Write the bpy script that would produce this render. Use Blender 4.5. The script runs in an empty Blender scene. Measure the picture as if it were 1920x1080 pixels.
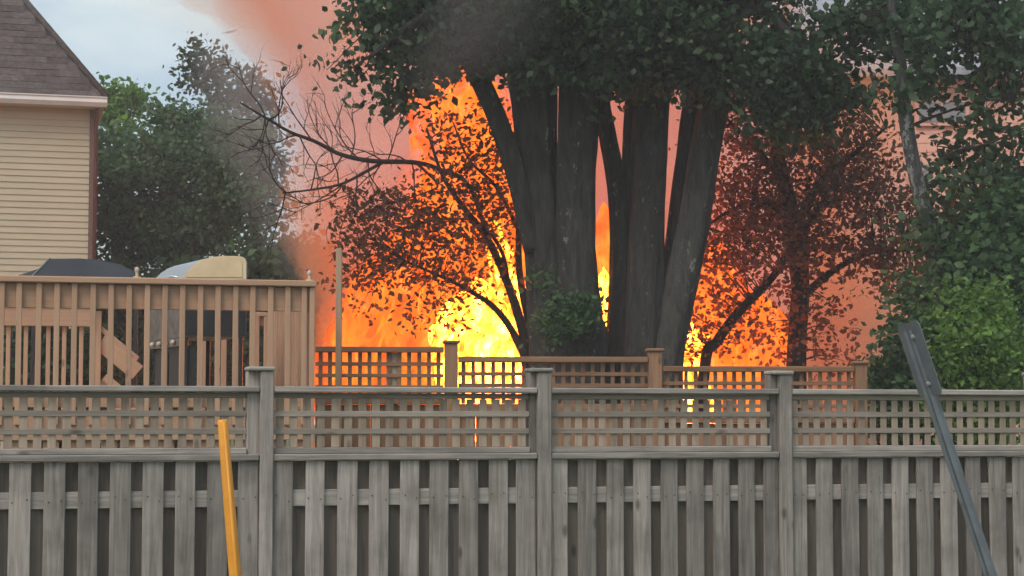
import bpy, bmesh, math, random
import numpy as np
from mathutils import Vector, Matrix, noise as mnoise

random.seed(7)
rng = np.random.default_rng(11)
scene = bpy.context.scene
COL = scene.collection
R = math.radians

# ------------------------------------------------------------------ camera
F = 3583.0                       # focal length in photo pixels (1920 wide)
EYE = Vector((0, 0, 1.63))
PITCH = math.atan(250 / F)       # horizon lies 250 px under the middle
cam_d = bpy.data.cameras.new('camera')
cam_d.sensor_width = 36.0
cam_d.lens = 36.0 * F / 1920.0
cam_d.clip_start = 0.1
cam_d.clip_end = 2000
cam = bpy.data.objects.new('camera', cam_d)
COL.objects.link(cam)
cam.location = EYE
cam.rotation_euler = (R(90) + PITCH, 0, 0)
scene.camera = cam

# ------------------------------------------------------------------ sky, sun, exposure
SUN_EL, SUN_AZ = R(48), R(215)   # azimuth from +Y, clockwise
world = bpy.data.worlds.new('World')
scene.world = world
world.use_nodes = True
wn, wl = world.node_tree.nodes, world.node_tree.links
wn.clear()
w_out = wn.new('ShaderNodeOutputWorld')
w_bg = wn.new('ShaderNodeBackground')
w_sky = wn.new('ShaderNodeTexSky')
w_sky.sky_type = 'NISHITA'
w_sky.sun_disc = False
w_sky.sun_elevation = SUN_EL
w_sky.sun_rotation = SUN_AZ
w_sky.air_density = 1.0
w_sky.dust_density = 3.0
w_sky.ozone_density = 1.0
w_tc = wn.new('ShaderNodeTexCoord')
w_map = wn.new('ShaderNodeMapping')
w_map.inputs['Scale'].default_value = (3.0, 3.0, 9.0)
w_noise = wn.new('ShaderNodeTexNoise')
w_noise.inputs['Scale'].default_value = 2.2
w_noise.inputs['Detail'].default_value = 6
w_noise.inputs['Roughness'].default_value = 0.55
w_ramp = wn.new('ShaderNodeValToRGB')
w_ramp.color_ramp.elements[0].position = 0.35
w_ramp.color_ramp.elements[0].color = (0.30, 0.30, 0.30, 1)
w_ramp.color_ramp.elements[1].position = 0.66
w_ramp.color_ramp.elements[1].color = (0.9, 0.9, 0.9, 1)
w_mix = wn.new('ShaderNodeMixRGB')
w_mix.inputs['Color2'].default_value = (4.7, 5.35, 5.45, 1)     # thin cloud
wl.new(w_tc.outputs['Generated'], w_map.inputs['Vector'])
wl.new(w_map.outputs['Vector'], w_noise.inputs['Vector'])
wl.new(w_noise.outputs['Fac'], w_ramp.inputs['Fac'])
wl.new(w_ramp.outputs['Color'], w_mix.inputs['Fac'])
wl.new(w_sky.outputs['Color'], w_mix.inputs['Color1'])
wl.new(w_mix.outputs['Color'], w_bg.inputs['Color'])
w_bg.inputs['Strength'].default_value = 0.11
wl.new(w_bg.outputs['Background'], w_out.inputs['Surface'])

sun_d = bpy.data.lights.new('sun', 'SUN')
sun_d.energy = 1.1
sun_d.angle = R(25)
sun_d.color = (1.0, 0.95, 0.88)
sun = bpy.data.objects.new('sun', sun_d)
COL.objects.link(sun)
to_sun = Vector((math.sin(SUN_AZ) * math.cos(SUN_EL), math.cos(SUN_AZ) * math.cos(SUN_EL), math.sin(SUN_EL)))
sun.rotation_euler = to_sun.to_track_quat('Z', 'Y').to_euler()
sun.location = to_sun * 50

vs = scene.view_settings
vs.view_transform = 'Standard'
vs.look = 'None'
vs.exposure = 0.58
vs.gamma = 1.0
vs.use_curve_mapping = False
cy = scene.cycles
cy.use_denoising = True
try:
    cy.denoiser = 'OPENIMAGEDENOISE'
except Exception:
    pass
cy.max_bounces = 11
cy.diffuse_bounces = 3
cy.glossy_bounces = 2
cy.transmission_bounces = 3
cy.transparent_max_bounces = 24
cy.volume_bounces = 9
cy.use_adaptive_sampling = True
cy.adaptive_threshold = 0.03
cy.sample_clamp_indirect = 4.0
cy.caustics_reflective = False
cy.caustics_refractive = False

# ------------------------------------------------------------------ pixel helpers
FWD = Vector((0, math.cos(PITCH), math.sin(PITCH)))
UP = Vector((0, -math.sin(PITCH), math.cos(PITCH)))


def P(x, y, Y):
    """World point on the ray of photo pixel (x, y) at depth Y."""
    d = FWD + Vector((1, 0, 0)) * ((x - 960) / F) + UP * ((540 - y) / F)
    return EYE + d * (Y / d.y)


def mpp(Y):
    return Y / F                 # metres per photo pixel at depth Y


# ------------------------------------------------------------------ object helpers
def tag(o, label=None, cat=None, group=None, kind=None):
    if label: o['label'] = label
    if cat: o['category'] = cat
    if group: o['group'] = group
    if kind: o['kind'] = kind
    return o


def empty(name, loc=(0, 0, 0), rz=0.0):
    o = bpy.data.objects.new(name, None)
    COL.objects.link(o)
    o.empty_display_size = 0.2
    o.location = loc
    o.rotation_euler = (0, 0, rz)
    return o


def link(name, me, parent=None, mat=None, smooth=False):
    o = bpy.data.objects.new(name, me)
    COL.objects.link(o)
    if parent is not None:
        o.parent = parent
    if mat is not None and len(me.materials) == 0:
        me.materials.append(mat)
    if smooth:
        me.polygons.foreach_set('use_smooth', [True] * len(me.polygons))
    return o


def mesh(name, verts, faces):
    me = bpy.data.meshes.new(name)
    me.from_pydata([tuple(v) for v in verts], [], faces)
    me.update()
    return me


_boxes = {}


def box_mesh(sx, sy, sz, bev, mat):
    key = (round(sx, 3), round(sy, 3), round(sz, 3), bev, mat.name)
    if key in _boxes:
        return _boxes[key]
    bm = bmesh.new()
    bmesh.ops.create_cube(bm, size=1.0)
    for v in bm.verts:
        v.co.x *= sx; v.co.y *= sy; v.co.z *= sz
    if bev > 0:
        b = min(bev, sx * .3, sy * .3, sz * .3)
        bmesh.ops.bevel(bm, geom=list(bm.edges), offset=b, segments=1, affect='EDGES', profile=0.5)
    me = bpy.data.meshes.new('box')
    bm.to_mesh(me); bm.free()
    me.materials.append(mat)
    _boxes[key] = me
    return me


def box(name, size, loc, mat, parent=None, bev=0.004, rot=(0, 0, 0)):
    o = bpy.data.objects.new(name, box_mesh(size[0], size[1], size[2], bev, mat))
    COL.objects.link(o)
    if parent is not None:
        o.parent = parent
    o.location = loc
    o.rotation_euler = rot
    return o


def span(name, x0, x1, y0, y1, z0, z1, mat, parent=None, bev=0.004, jitter=0.0):
    rot = (0, random.uniform(-jitter, jitter), 0) if jitter else (0, 0, 0)
    return box(name, (abs(x1 - x0), abs(y1 - y0), abs(z1 - z0)), ((x0 + x1) / 2, (y0 + y1) / 2, (z0 + z1) / 2), mat, parent, bev, rot)


def catmull(pts, radii, sub=6):
    pts = [Vector(p) for p in pts]
    out, rad = [], []
    n = len(pts)
    for i in range(n - 1):
        p0 = pts[max(i - 1, 0)]; p1 = pts[i]; p2 = pts[i + 1]; p3 = pts[min(i + 2, n - 1)]
        for k in range(sub):
            t = k / sub
            out.append(0.5 * ((2 * p1) + (p2 - p0) * t + (2 * p0 - 5 * p1 + 4 * p2 - p3) * t * t + (3 * p1 - p0 - 3 * p2 + p3) * t ** 3))
            rad.append(radii[i] * (1 - t) + radii[i + 1] * t)
    out.append(pts[-1]); rad.append(radii[-1])
    return out, rad


class MB:
    """Collects tubes into one mesh."""
    def __init__(self):
        self.v, self.f = [], []

    def tube(self, pts, radii, sides=7, rough=0.0, seed=0.0, cap=True, flute=0.0):
        base = len(self.v)
        n = len(pts)
        ref = Vector((0.3, 0.9, 0.1))
        for i in range(n):
            t = (pts[min(i + 1, n - 1)] - pts[max(i - 1, 0)])
            t = t.normalized() if t.length > 1e-9 else Vector((0, 0, 1))
            a = t.cross(ref)
            if a.length < 1e-3:
                a = t.cross(Vector((1, 0, 0)))
            a.normalize()
            b = t.cross(a)
            for k in range(sides):
                an = 2 * math.pi * k / sides
                r = radii[i]
                if rough:
                    q = Vector((math.cos(an) * 1.6 + seed, math.sin(an) * 1.6, pts[i].z * 0.7))
                    r *= 1 + rough * mnoise.noise(q) + rough * .5 * mnoise.noise(Vector((q.x * 2.3, q.y * 2.3, pts[i].z * 3)))
                if flute:
                    r *= 1 + flute * math.sin(an * 6 + seed + 3.0 * mnoise.noise(Vector((seed, an, pts[i].z * 0.5))))
                self.v.append(pts[i] + (a * math.cos(an) + b * math.sin(an)) * r)
        for i in range(n - 1):
            for k in range(sides):
                k2 = (k + 1) % sides
                self.f.append((base + i * sides + k, base + i * sides + k2, base + (i + 1) * sides + k2, base + (i + 1) * sides + k))
        if cap:
            self.f.append(tuple(base + k for k in range(sides))[::-1])
            self.f.append(tuple(base + (n - 1) * sides + k for k in range(sides)))

    def build(self, name, mat, parent=None, smooth=True):
        return link(name, mesh(name, self.v, self.f), parent, mat, smooth)


# ------------------------------------------------------------------ materials
def new_mat(name):
    m = bpy.data.materials.new(name)
    m.use_nodes = True
    nt = m.node_tree
    nt.nodes.clear()
    out = nt.nodes.new('ShaderNodeOutputMaterial')
    return m, nt, out


def N(nt, t, **kw):
    n = nt.nodes.new(t)
    for k, v in kw.items():
        if hasattr(n, k) and k not in n.inputs:
            setattr(n, k, v)
        else:
            n.inputs[k].default_value = v
    return n


def ramp(nt, stops, interp='LINEAR'):
    n = nt.nodes.new('ShaderNodeValToRGB')
    cr = n.color_ramp
    cr.interpolation = interp
    while len(cr.elements) > 1:
        cr.elements.remove(cr.elements[-1])
    cr.elements[0].position = stops[0][0]
    cr.elements[0].color = (*stops[0][1], 1)
    for p, c in stops[1:]:
        e = cr.elements.new(p)
        e.color = (*c, 1)
    return n


def coords(nt, scale, rand=True):
    """Object coordinates, shifted per object so that alike pieces differ."""
    L = nt.links
    tc = N(nt, 'ShaderNodeTexCoord')
    oi = N(nt, 'ShaderNodeObjectInfo')
    mul = N(nt, 'ShaderNodeVectorMath', operation='SCALE')
    mul.inputs[0].default_value = (37.0, 19.0, 53.0)
    L.new(oi.outputs['Random'], mul.inputs['Scale'])
    add = N(nt, 'ShaderNodeVectorMath', operation='ADD')
    L.new(tc.outputs['Object'], add.inputs[0])
    if rand:
        L.new(mul.outputs['Vector'], add.inputs[1])
    mp = N(nt, 'ShaderNodeMapping')
    mp.inputs['Scale'].default_value = scale
    L.new(add.outputs['Vector'], mp.inputs['Vector'])
    return mp, oi, add


def wood_mat(name, dark, light, axis='z', vary=0.35, stain=(0.1, 0.09, 0.08), stain_amt=0.45, rough=0.85, grain=22.0):
    m, nt, out = new_mat(name)
    L = nt.links
    sc = {'z': (grain, grain, 1.1), 'x': (1.1, grain, grain)}[axis]
    mp, oi, add = coords(nt, sc)
    g = N(nt, 'ShaderNodeTexNoise', Scale=1.6, Detail=5.0, Roughness=0.65, Distortion=0.6)
    L.new(mp.outputs['Vector'], g.inputs['Vector'])
    cr = ramp(nt, [(0.28, dark), (0.5, tuple((a + b) / 2 for a, b in zip(dark, light))), (0.72, light)])
    L.new(g.outputs['Fac'], cr.inputs['Fac'])
    # blotchy weathering
    b = N(nt, 'ShaderNodeTexNoise', Scale=2.7, Detail=4.0, Roughness=0.6)
    L.new(add.outputs['Vector'], b.inputs['Vector'])
    br = ramp(nt, [(0.45, (0, 0, 0)), (0.75, (1, 1, 1))])
    L.new(b.outputs['Fac'], br.inputs['Fac'])
    bm_ = N(nt, 'ShaderNodeMath', operation='MULTIPLY')
    bm_.inputs[1].default_value = stain_amt
    L.new(br.outputs['Color'], bm_.inputs[0])
    mx = N(nt, 'ShaderNodeMixRGB', blend_type='MIX')
    mx.inputs['Color2'].default_value = (*stain, 1)
    L.new(bm_.outputs[0], mx.inputs['Fac'])
    L.new(cr.outputs['Color'], mx.inputs['Color1'])
    # knots
    mpk = N(nt, 'ShaderNodeMapping')
    mpk.inputs['Scale'].default_value = (1.0, 1.0, 0.45) if axis == 'z' else (0.45, 1.0, 1.0)
    L.new(add.outputs['Vector'], mpk.inputs['Vector'])
    vk = N(nt, 'ShaderNodeTexVoronoi', Scale=5.5)
    L.new(mpk.outputs['Vector'], vk.inputs['Vector'])
    kr = ramp(nt, [(0.05, (0.75, 0.75, 0.75)), (0.13, (0, 0, 0))])
    L.new(vk.outputs['Distance'], kr.inputs['Fac'])
    mk_ = N(nt, 'ShaderNodeMixRGB', blend_type='MIX')
    mk_.inputs['Color2'].default_value = (*tuple(c * 0.4 for c in dark), 1)
    L.new(kr.outputs['Color'], mk_.inputs['Fac'])
    L.new(mx.outputs['Color'], mk_.inputs['Color1'])
    mx = mk_
    # every piece its own brightness
    mr = N(nt, 'ShaderNodeMapRange')
    mr.inputs['To Min'].default_value = 1 - vary
    mr.inputs['To Max'].default_value = 1 + vary * 0.5
    L.new(oi.outputs['Random'], mr.inputs['Value'])
    hs = N(nt, 'ShaderNodeHueSaturation')
    L.new(mr.outputs['Result'], hs.inputs['Value'])
    L.new(mx.outputs['Color'], hs.inputs['Color'])
    bs = N(nt, 'ShaderNodeBsdfPrincipled', Roughness=rough)
    bs.inputs['Specular IOR Level'].default_value = 0.25
    L.new(hs.outputs['Color'], bs.inputs['Base Color'])
    bp = N(nt, 'ShaderNodeBump', Strength=0.35, Distance=0.004)
    L.new(g.outputs['Fac'], bp.inputs['Height'])
    L.new(bp.outputs['Normal'], bs.inputs['Normal'])
    L.new(bs.outputs['BSDF'], out.inputs['Surface'])
    return m


def plain_mat(name, col, rough=0.6, metal=0.0, vary=0.12, scale=8.0, bump=0.0, spec=0.4, per_obj=0.0):
    m, nt, out = new_mat(name)
    L = nt.links
    mp, oi, add = coords(nt, (1, 1, 1))
    n = N(nt, 'ShaderNodeTexNoise', Scale=scale, Detail=5.0, Roughness=0.6)
    L.new(mp.outputs['Vector'], n.inputs['Vector'])
    lo = tuple(max(0, c * (1 - vary)) for c in col)
    hi = tuple(min(1, c * (1 + vary)) for c in col)
    cr = ramp(nt, [(0.3, lo), (0.7, hi)])
    L.new(n.outputs['Fac'], cr.inputs['Fac'])
    bs = N(nt, 'ShaderNodeBsdfPrincipled', Roughness=rough, Metallic=metal)
    bs.inputs['Specular IOR Level'].default_value = spec
    mr = N(nt, 'ShaderNodeMapRange')
    mr.inputs['To Min'].default_value = 1 - per_obj
    mr.inputs['To Max'].default_value = 1 + per_obj
    L.new(oi.outputs['Random'], mr.inputs['Value'])
    hs = N(nt, 'ShaderNodeHueSaturation')
    L.new(mr.outputs['Result'], hs.inputs['Value'])
    L.new(cr.outputs['Color'], hs.inputs['Color'])
    L.new(hs.outputs['Color'], bs.inputs['Base Color'])
    if bump:
        bp = N(nt, 'ShaderNodeBump', Strength=bump, Distance=0.01)
        L.new(n.outputs['Fac'], bp.inputs['Height'])
        L.new(bp.outputs['Normal'], bs.inputs['Normal'])
    L.new(bs.outputs['BSDF'], out.inputs['Surface'])
    return m


def leaf_mat(name, dark, light, trans=0.35):
    m, nt, out = new_mat(name)
    L = nt.links
    at = N(nt, 'ShaderNodeAttribute', attribute_name='tint')
    cr = ramp(nt, [(0.0, dark), (1.0, light)])
    L.new(at.outputs['Fac'], cr.inputs['Fac'])
    d = N(nt, 'ShaderNodeBsdfPrincipled', Roughness=0.55)
    d.inputs['Specular IOR Level'].default_value = 0.3
    t = N(nt, 'ShaderNodeBsdfTranslucent')
    hs = N(nt, 'ShaderNodeHueSaturation', Value=1.5, Saturation=1.1)
    L.new(cr.outputs['Color'], d.inputs['Base Color'])
    L.new(cr.outputs['Color'], hs.inputs['Color'])
    L.new(hs.outputs['Color'], t.inputs['Color'])
    mx = N(nt, 'ShaderNodeMixShader', Fac=trans)
    L.new(d.outputs['BSDF'], mx.inputs[1])
    L.new(t.outputs['BSDF'], mx.inputs[2])
    L.new(mx.outputs['Shader'], out.inputs['Surface'])
    return m


def bark_mat(name, dark, light, fleck=(0.4, 0.41, 0.38), fleck_amt=0.6, fleck_at=0.66):
    m, nt, out = new_mat(name)
    L = nt.links
    mp, oi, add = coords(nt, (6, 6, 1.2), rand=False)
    n = N(nt, 'ShaderNodeTexNoise', Scale=2.5, Detail=7.0, Roughness=0.7, Distortion=0.5)
    L.new(mp.outputs['Vector'], n.inputs['Vector'])
    cr = ramp(nt, [(0.3, dark), (0.7, light)])
    L.new(n.outputs['Fac'], cr.inputs['Fac'])
    mp2 = N(nt, 'ShaderNodeMapping')
    mp2.inputs['Scale'].default_value = (1, 1, 0.55)
    L.new(add.outputs['Vector'], mp2.inputs['Vector'])
    f = N(nt, 'ShaderNodeTexNoise', Scale=17.0, Detail=4.0, Roughness=0.7)
    L.new(mp2.outputs['Vector'], f.inputs['Vector'])
    fr = ramp(nt, [(fleck_at, (0, 0, 0)), (fleck_at + 0.05, (1, 1, 1))])
    L.new(f.outputs['Fac'], fr.inputs['Fac'])
    mp3 = N(nt, 'ShaderNodeMapping')
    mp3.inputs['Scale'].default_value = (4.5, 4.5, 0.5)
    L.new(add.outputs['Vector'], mp3.inputs['Vector'])
    big = N(nt, 'ShaderNodeTexNoise', Scale=1.5, Detail=2.0)
    L.new(mp3.outputs['Vector'], big.inputs['Vector'])
    bgr = ramp(nt, [(0.5, (0, 0, 0)), (0.62, (fleck_amt, fleck_amt, fleck_amt))])
    L.new(big.outputs['Fac'], bgr.inputs['Fac'])
    fm = N(nt, 'ShaderNodeMath', operation='MULTIPLY')
    L.new(bgr.outputs['Color'], fm.inputs[1])
    L.new(fr.outputs['Color'], fm.inputs[0])
    mx = N(nt, 'ShaderNodeMixRGB')
    mx.inputs['Color2'].default_value = (*fleck, 1)
    L.new(fm.outputs[0], mx.inputs['Fac'])
    L.new(cr.outputs['Color'], mx.inputs['Color1'])
    bs = N(nt, 'ShaderNodeBsdfPrincipled', Roughness=0.9)
    bs.inputs['Specular IOR Level'].default_value = 0.2
    L.new(mx.outputs['Color'], bs.inputs['Base Color'])
    bp = N(nt, 'ShaderNodeBump', Strength=1.0, Distance=0.06)
    L.new(n.outputs['Fac'], bp.inputs['Height'])
    L.new(bp.outputs['Normal'], bs.inputs['Normal'])
    L.new(bs.outputs['BSDF'], out.inputs['Surface'])
    return m


def flame_mat(name, lo, hi, s_lo, s_hi, alpha, scale=1.3, stretch=0.4, curve=1.0):
    """Burning gas: colour and strength follow turbulent noise; ragged, partly clear sheets."""
    m, nt, out = new_mat(name)
    L = nt.links
    tc = N(nt, 'ShaderNodeTexCoord')
    mp = N(nt, 'ShaderNodeMapping')
    mp.inputs['Scale'].default_value = (1, 1, stretch)
    L.new(tc.outputs['Object'], mp.inputs['Vector'])
    n = N(nt, 'ShaderNodeTexNoise', Scale=scale, Detail=5.0, Roughness=0.6, Distortion=1.8)
    L.new(mp.outputs['Vector'], n.inputs['Vector'])
    cr = ramp(nt, [(0.32, lo), (0.68, hi)])
    L.new(n.outputs['Fac'], cr.inputs['Fac'])
    st = N(nt, 'ShaderNodeMapRange')
    st.inputs['From Min'].default_value = 0.3
    st.inputs['From Max'].default_value = 0.7
    st.inputs['To Min'].default_value = s_lo
    st.inputs['To Max'].default_value = s_hi
    pw_ = N(nt, 'ShaderNodeMapRange')
    pw_.inputs['From Min'].default_value = 0.3
    pw_.inputs['From Max'].default_value = 0.7
    L.new(n.outputs['Fac'], pw_.inputs['Value'])
    p2 = N(nt, 'ShaderNodeMath', operation='POWER')
    p2.inputs[1].default_value = curve
    L.new(pw_.outputs['Result'], p2.inputs[0])
    st.inputs['From Min'].default_value = 0.0
    st.inputs['From Max'].default_value = 1.0
    L.new(p2.outputs[0], st.inputs['Value'])
    em = N(nt, 'ShaderNodeEmission')
    L.new(cr.outputs['Color'], em.inputs['Color'])
    L.new(st.outputs['Result'], em.inputs['Strength'])
    tr = N(nt, 'ShaderNodeBsdfTransparent')
    n2 = N(nt, 'ShaderNodeTexNoise', Scale=scale * 1.7, Detail=4.0, Roughness=0.55, Distortion=1.8)
    mp2 = N(nt, 'ShaderNodeMapping')
    mp2.inputs['Location'].default_value = (5, 3, 2)
    mp2.inputs['Scale'].default_value = (1, 1, stretch)
    L.new(tc.outputs['Object'], mp2.inputs['Vector'])
    L.new(mp2.outputs['Vector'], n2.inputs['Vector'])
    ar = N(nt, 'ShaderNodeMapRange')
    ar.inputs['From Min'].default_value = 0.4
    ar.inputs['From Max'].default_value = 0.58
    ar.inputs['To Min'].default_value = alpha[0]
    ar.inputs['To Max'].default_value = alpha[1]
    L.new(n2.outputs['Fac'], ar.inputs['Value'])
    mx = N(nt, 'ShaderNodeMixShader')
    L.new(ar.outputs['Result'], mx.inputs['Fac'])
    L.new(tr.outputs['BSDF'], mx.inputs[1])
    L.new(em.outputs['Emission'], mx.inputs[2])
    L.new(mx.outputs['Shader'], out.inputs['Surface'])
    return m


def smoke_mat(name, color, density, aniso=0.0):
    m, nt, out = new_mat(name)
    v = N(nt, 'ShaderNodeVolumePrincipled')
    v.inputs['Color'].default_value = (*color, 1)
    v.inputs['Density'].default_value = density
    v.inputs['Anisotropy'].default_value = aniso
    nt.links.new(v.outputs['Volume'], out.inputs['Volume'])
    return m


M = {}
M['grey_wood'] = wood_mat('weathered grey wood', (0.185, 0.16, 0.142), (0.475, 0.42, 0.378), 'z', 0.38, stain_amt=0.62)
M['grey_wood_x'] = wood_mat('weathered grey rail wood', (0.215, 0.19, 0.17), (0.495, 0.445, 0.402), 'x', 0.25)
M['shaded_wood'] = wood_mat('shade darkened back board wood', (0.13, 0.105, 0.085), (0.235, 0.195, 0.16), 'z', 0.3, stain_amt=0.3)  # shade inside the fence gaps put into the back boards' brown
M['slat_z'] = wood_mat('lattice wood upright', (0.30, 0.225, 0.165), (0.46, 0.36, 0.275), 'z', 0.3, stain_amt=0.3)
M['slat_x'] = wood_mat('lattice wood level', (0.25, 0.21, 0.172), (0.43, 0.37, 0.31), 'x', 0.25, stain_amt=0.3)
M['brown_z'] = wood_mat('brown stained wood', (0.20, 0.105, 0.06), (0.34, 0.19, 0.11), 'z', 0.25, stain=(0.12, 0.08, 0.055), stain_amt=0.3)
M['brown_x'] = wood_mat('brown stained rail wood', (0.20, 0.105, 0.06), (0.34, 0.19, 0.11), 'x', 0.25, stain=(0.12, 0.08, 0.055), stain_amt=0.3)
M['tan_z'] = wood_mat('tan painted wood', (0.45, 0.265, 0.165), (0.54, 0.335, 0.22), 'z', 0.1, stain=(0.34, 0.2, 0.13), stain_amt=0.25, rough=0.6)
M['tan_x'] = wood_mat('tan painted rail wood', (0.45, 0.265, 0.165), (0.54, 0.335, 0.22), 'x', 0.1, stain=(0.34, 0.2, 0.13), stain_amt=0.25, rough=0.6)
M['pole_wood'] = wood_mat('pale pole wood', (0.32, 0.21, 0.13), (0.44, 0.3, 0.2), 'z', 0.1, stain_amt=0.2)
M['siding'] = plain_mat('cream vinyl siding', (0.50, 0.44, 0.315), 0.55, vary=0.05, scale=1.5, per_obj=0.03)
M['glow_siding'] = plain_mat('siding tinted by fire glow', (0.72, 0.39, 0.30), 0.6, vary=0.05, scale=1.0, per_obj=0.03)  # pale siding; fire light and smoke tint put into its colour
M['shingle'] = plain_mat('brown roof shingle', (0.10, 0.083, 0.08), 0.95, vary=0.35, scale=14.0, bump=0.6, spec=0.15, per_obj=0.22)
M['grey_shingle'] = plain_mat('grey roof shingle', (0.25, 0.26, 0.29), 0.95, vary=0.25, scale=9.0, bump=0.5, spec=0.15, per_obj=0.2)
M['white_trim'] = plain_mat('white trim', (0.72, 0.69, 0.66), 0.45, vary=0.08, scale=3.0)
M['brown_trim'] = plain_mat('brown downspout', (0.17, 0.085, 0.07), 0.5, vary=0.15)
M['glass'] = plain_mat('window glass', (0.22, 0.21, 0.22), 0.12, vary=0.1, spec=0.6)
M['black_metal'] = plain_mat('black enamel', (0.018, 0.018, 0.02), 0.42, vary=0.2, scale=5)
M['black_cloth'] = plain_mat('black canopy cloth', (0.022, 0.026, 0.034), 0.7, vary=0.3, scale=4, bump=0.2)
M['steel'] = plain_mat('stainless steel tinted with sky', (0.50, 0.56, 0.62), 0.3, metal=0.35, vary=0.05, scale=20, spec=0.8)  # sky reflection put into the light blue base colour
M['grill_grey'] = plain_mat('greasy grey metal', (0.2, 0.185, 0.17), 0.45, metal=0.6, vary=0.4, scale=12)
M['cream_metal'] = plain_mat('cream enamel panel', (0.62, 0.49, 0.3), 0.5, vary=0.1, scale=6)
M['yellow'] = plain_mat('yellow marker plastic', (0.75, 0.31, 0.03), 0.5, vary=0.12, scale=6)
M['galv'] = plain_mat('dull galvanised steel', (0.16, 0.178, 0.195), 0.55, metal=0.3, vary=0.2, scale=9, bump=0.05)
M['galv_light'] = plain_mat('bare aluminium edge', (0.34, 0.36, 0.37), 0.5, metal=0.4, vary=0.1)
M['lamp_white'] = plain_mat('pale frosted plastic', (0.5, 0.42, 0.36), 0.4)
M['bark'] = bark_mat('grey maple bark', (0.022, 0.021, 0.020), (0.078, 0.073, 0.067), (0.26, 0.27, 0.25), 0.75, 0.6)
M['bark_lit'] = bark_mat('lit maple bark', (0.035, 0.034, 0.032), (0.115, 0.11, 0.10), (0.3, 0.3, 0.28), 0.75, 0.58)  # lighter copy of the maple bark, light on one stem put into colour
M['bark_dark'] = bark_mat('dark thin bark', (0.03, 0.022, 0.018), (0.07, 0.05, 0.042), fleck_amt=0.1)
M['bark_birch'] = bark_mat('birch bark', (0.025, 0.025, 0.025), (0.13, 0.13, 0.125), (0.36, 0.36, 0.35), 0.85, 0.5)
M['leaf_maple'] = leaf_mat('maple leaf', (0.02, 0.04, 0.024), (0.085, 0.145, 0.065))
M['leaf_dark'] = leaf_mat('dark green leaf', (0.022, 0.05, 0.024), (0.085, 0.15, 0.06))
M['leaf_glow_brown'] = leaf_mat('fire glow tinted brown leaf', (0.05, 0.036, 0.022), (0.125, 0.08, 0.046), 0.58)  # glow of the flames behind put into the leaf colour
M['leaf_glow_red'] = leaf_mat('fire glow tinted crab apple leaf', (0.075, 0.038, 0.03), (0.20, 0.10, 0.068), 0.6)  # reddish fire glow from behind put into the leaf colour
M['leaf_light'] = leaf_mat('light green leaf', (0.06, 0.12, 0.03), (0.2, 0.33, 0.07), 0.4)
M['leaf_mid'] = leaf_mat('mid green leaf', (0.035, 0.075, 0.034), (0.11, 0.19, 0.075), 0.4)
M['leaf_round'] = leaf_mat('garden tree leaf', (0.045, 0.09, 0.045), (0.14, 0.23, 0.105), 0.35)
M['leaf_smoky'] = leaf_mat('dusty green leaf', (0.045, 0.055, 0.035), (0.1, 0.12, 0.075), 0.4)
def glow_mat(name, col, strength):
    m, nt, out = new_mat(name)
    e = N(nt, 'ShaderNodeEmission', Strength=strength)
    e.inputs['Color'].default_value = (*col, 1)
    nt.links.new(e.outputs['Emission'], out.inputs['Volume'])
    return m


M['flame_outer'] = glow_mat('flame gas', (1.0, 0.115, 0.006), 0.44)
M['flame_halo'] = glow_mat('hot flame gas', (1.0, 0.15, 0.011), 1.1)
M['flame_sheet'] = flame_mat('flame sheet', (1.0, 0.09, 0.005), (1.0, 0.16, 0.010), 0.5, 1.5, (0.0, 0.75), 1.9, 0.55)
M['flame_inner'] = flame_mat('flame inner', (1.0, 0.13, 0.008), (1.0, 0.20, 0.016), 0.6, 2.2, (0.0, 0.8), 2.8, 0.6)
M['flame_core'] = flame_mat('flame core', (1.0, 0.14, 0.008), (1.0, 0.19, 0.012), 1.0, 105.0, (0.0, 0.95), 3.6, 0.7, 2.2)

# ------------------------------------------------------------------ ground
m, nt, out = new_mat('lawn')
L = nt.links
mp, oi, add = coords(nt, (1, 1, 1), rand=False)
n1 = N(nt, 'ShaderNodeTexNoise', Scale=0.6, Detail=8.0, Roughness=0.7)
n2 = N(nt, 'ShaderNodeTexNoise', Scale=40.0, Detail=4.0, Roughness=0.7)
L.new(mp.outputs['Vector'], n1.inputs['Vector'])
L.new(mp.outputs['Vector'], n2.inputs['Vector'])
mxg = N(nt, 'ShaderNodeMath', operation='MULTIPLY_ADD')
mxg.inputs[1].default_value = 0.5
L.new(n2.outputs['Fac'], mxg.inputs[0])
mh = N(nt, 'ShaderNodeMath', operation='MULTIPLY')
mh.inputs[1].default_value = 0.5
L.new(n1.outputs['Fac'], mh.inputs[0])
L.new(mh.outputs[0], mxg.inputs[2])
crg = ramp(nt, [(0.3, (0.05, 0.07, 0.025)), (0.55, (0.085, 0.11, 0.04)), (0.75, (0.14, 0.13, 0.07))])
L.new(mxg.outputs[0], crg.inputs['Fac'])
bsg = N(nt, 'ShaderNodeBsdfPrincipled', Roughness=0.95)
L.new(crg.outputs['Color'], bsg.inputs['Base Color'])
bpg = N(nt, 'ShaderNodeBump', Strength=0.7, Distance=0.05)
L.new(n2.outputs['Fac'], bpg.inputs['Height'])
L.new(bpg.outputs['Normal'], bsg.inputs['Normal'])
L.new(bsg.outputs['BSDF'], out.inputs['Surface'])
ground = link('ground', mesh('ground', [(-400, -60, 0), (400, -60, 0), (400, 900, 0), (-400, 900, 0)], [(0, 1, 2, 3)]), None, m)
tag(ground, 'grass covered ground of the back gardens', 'ground', kind='structure')


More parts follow.
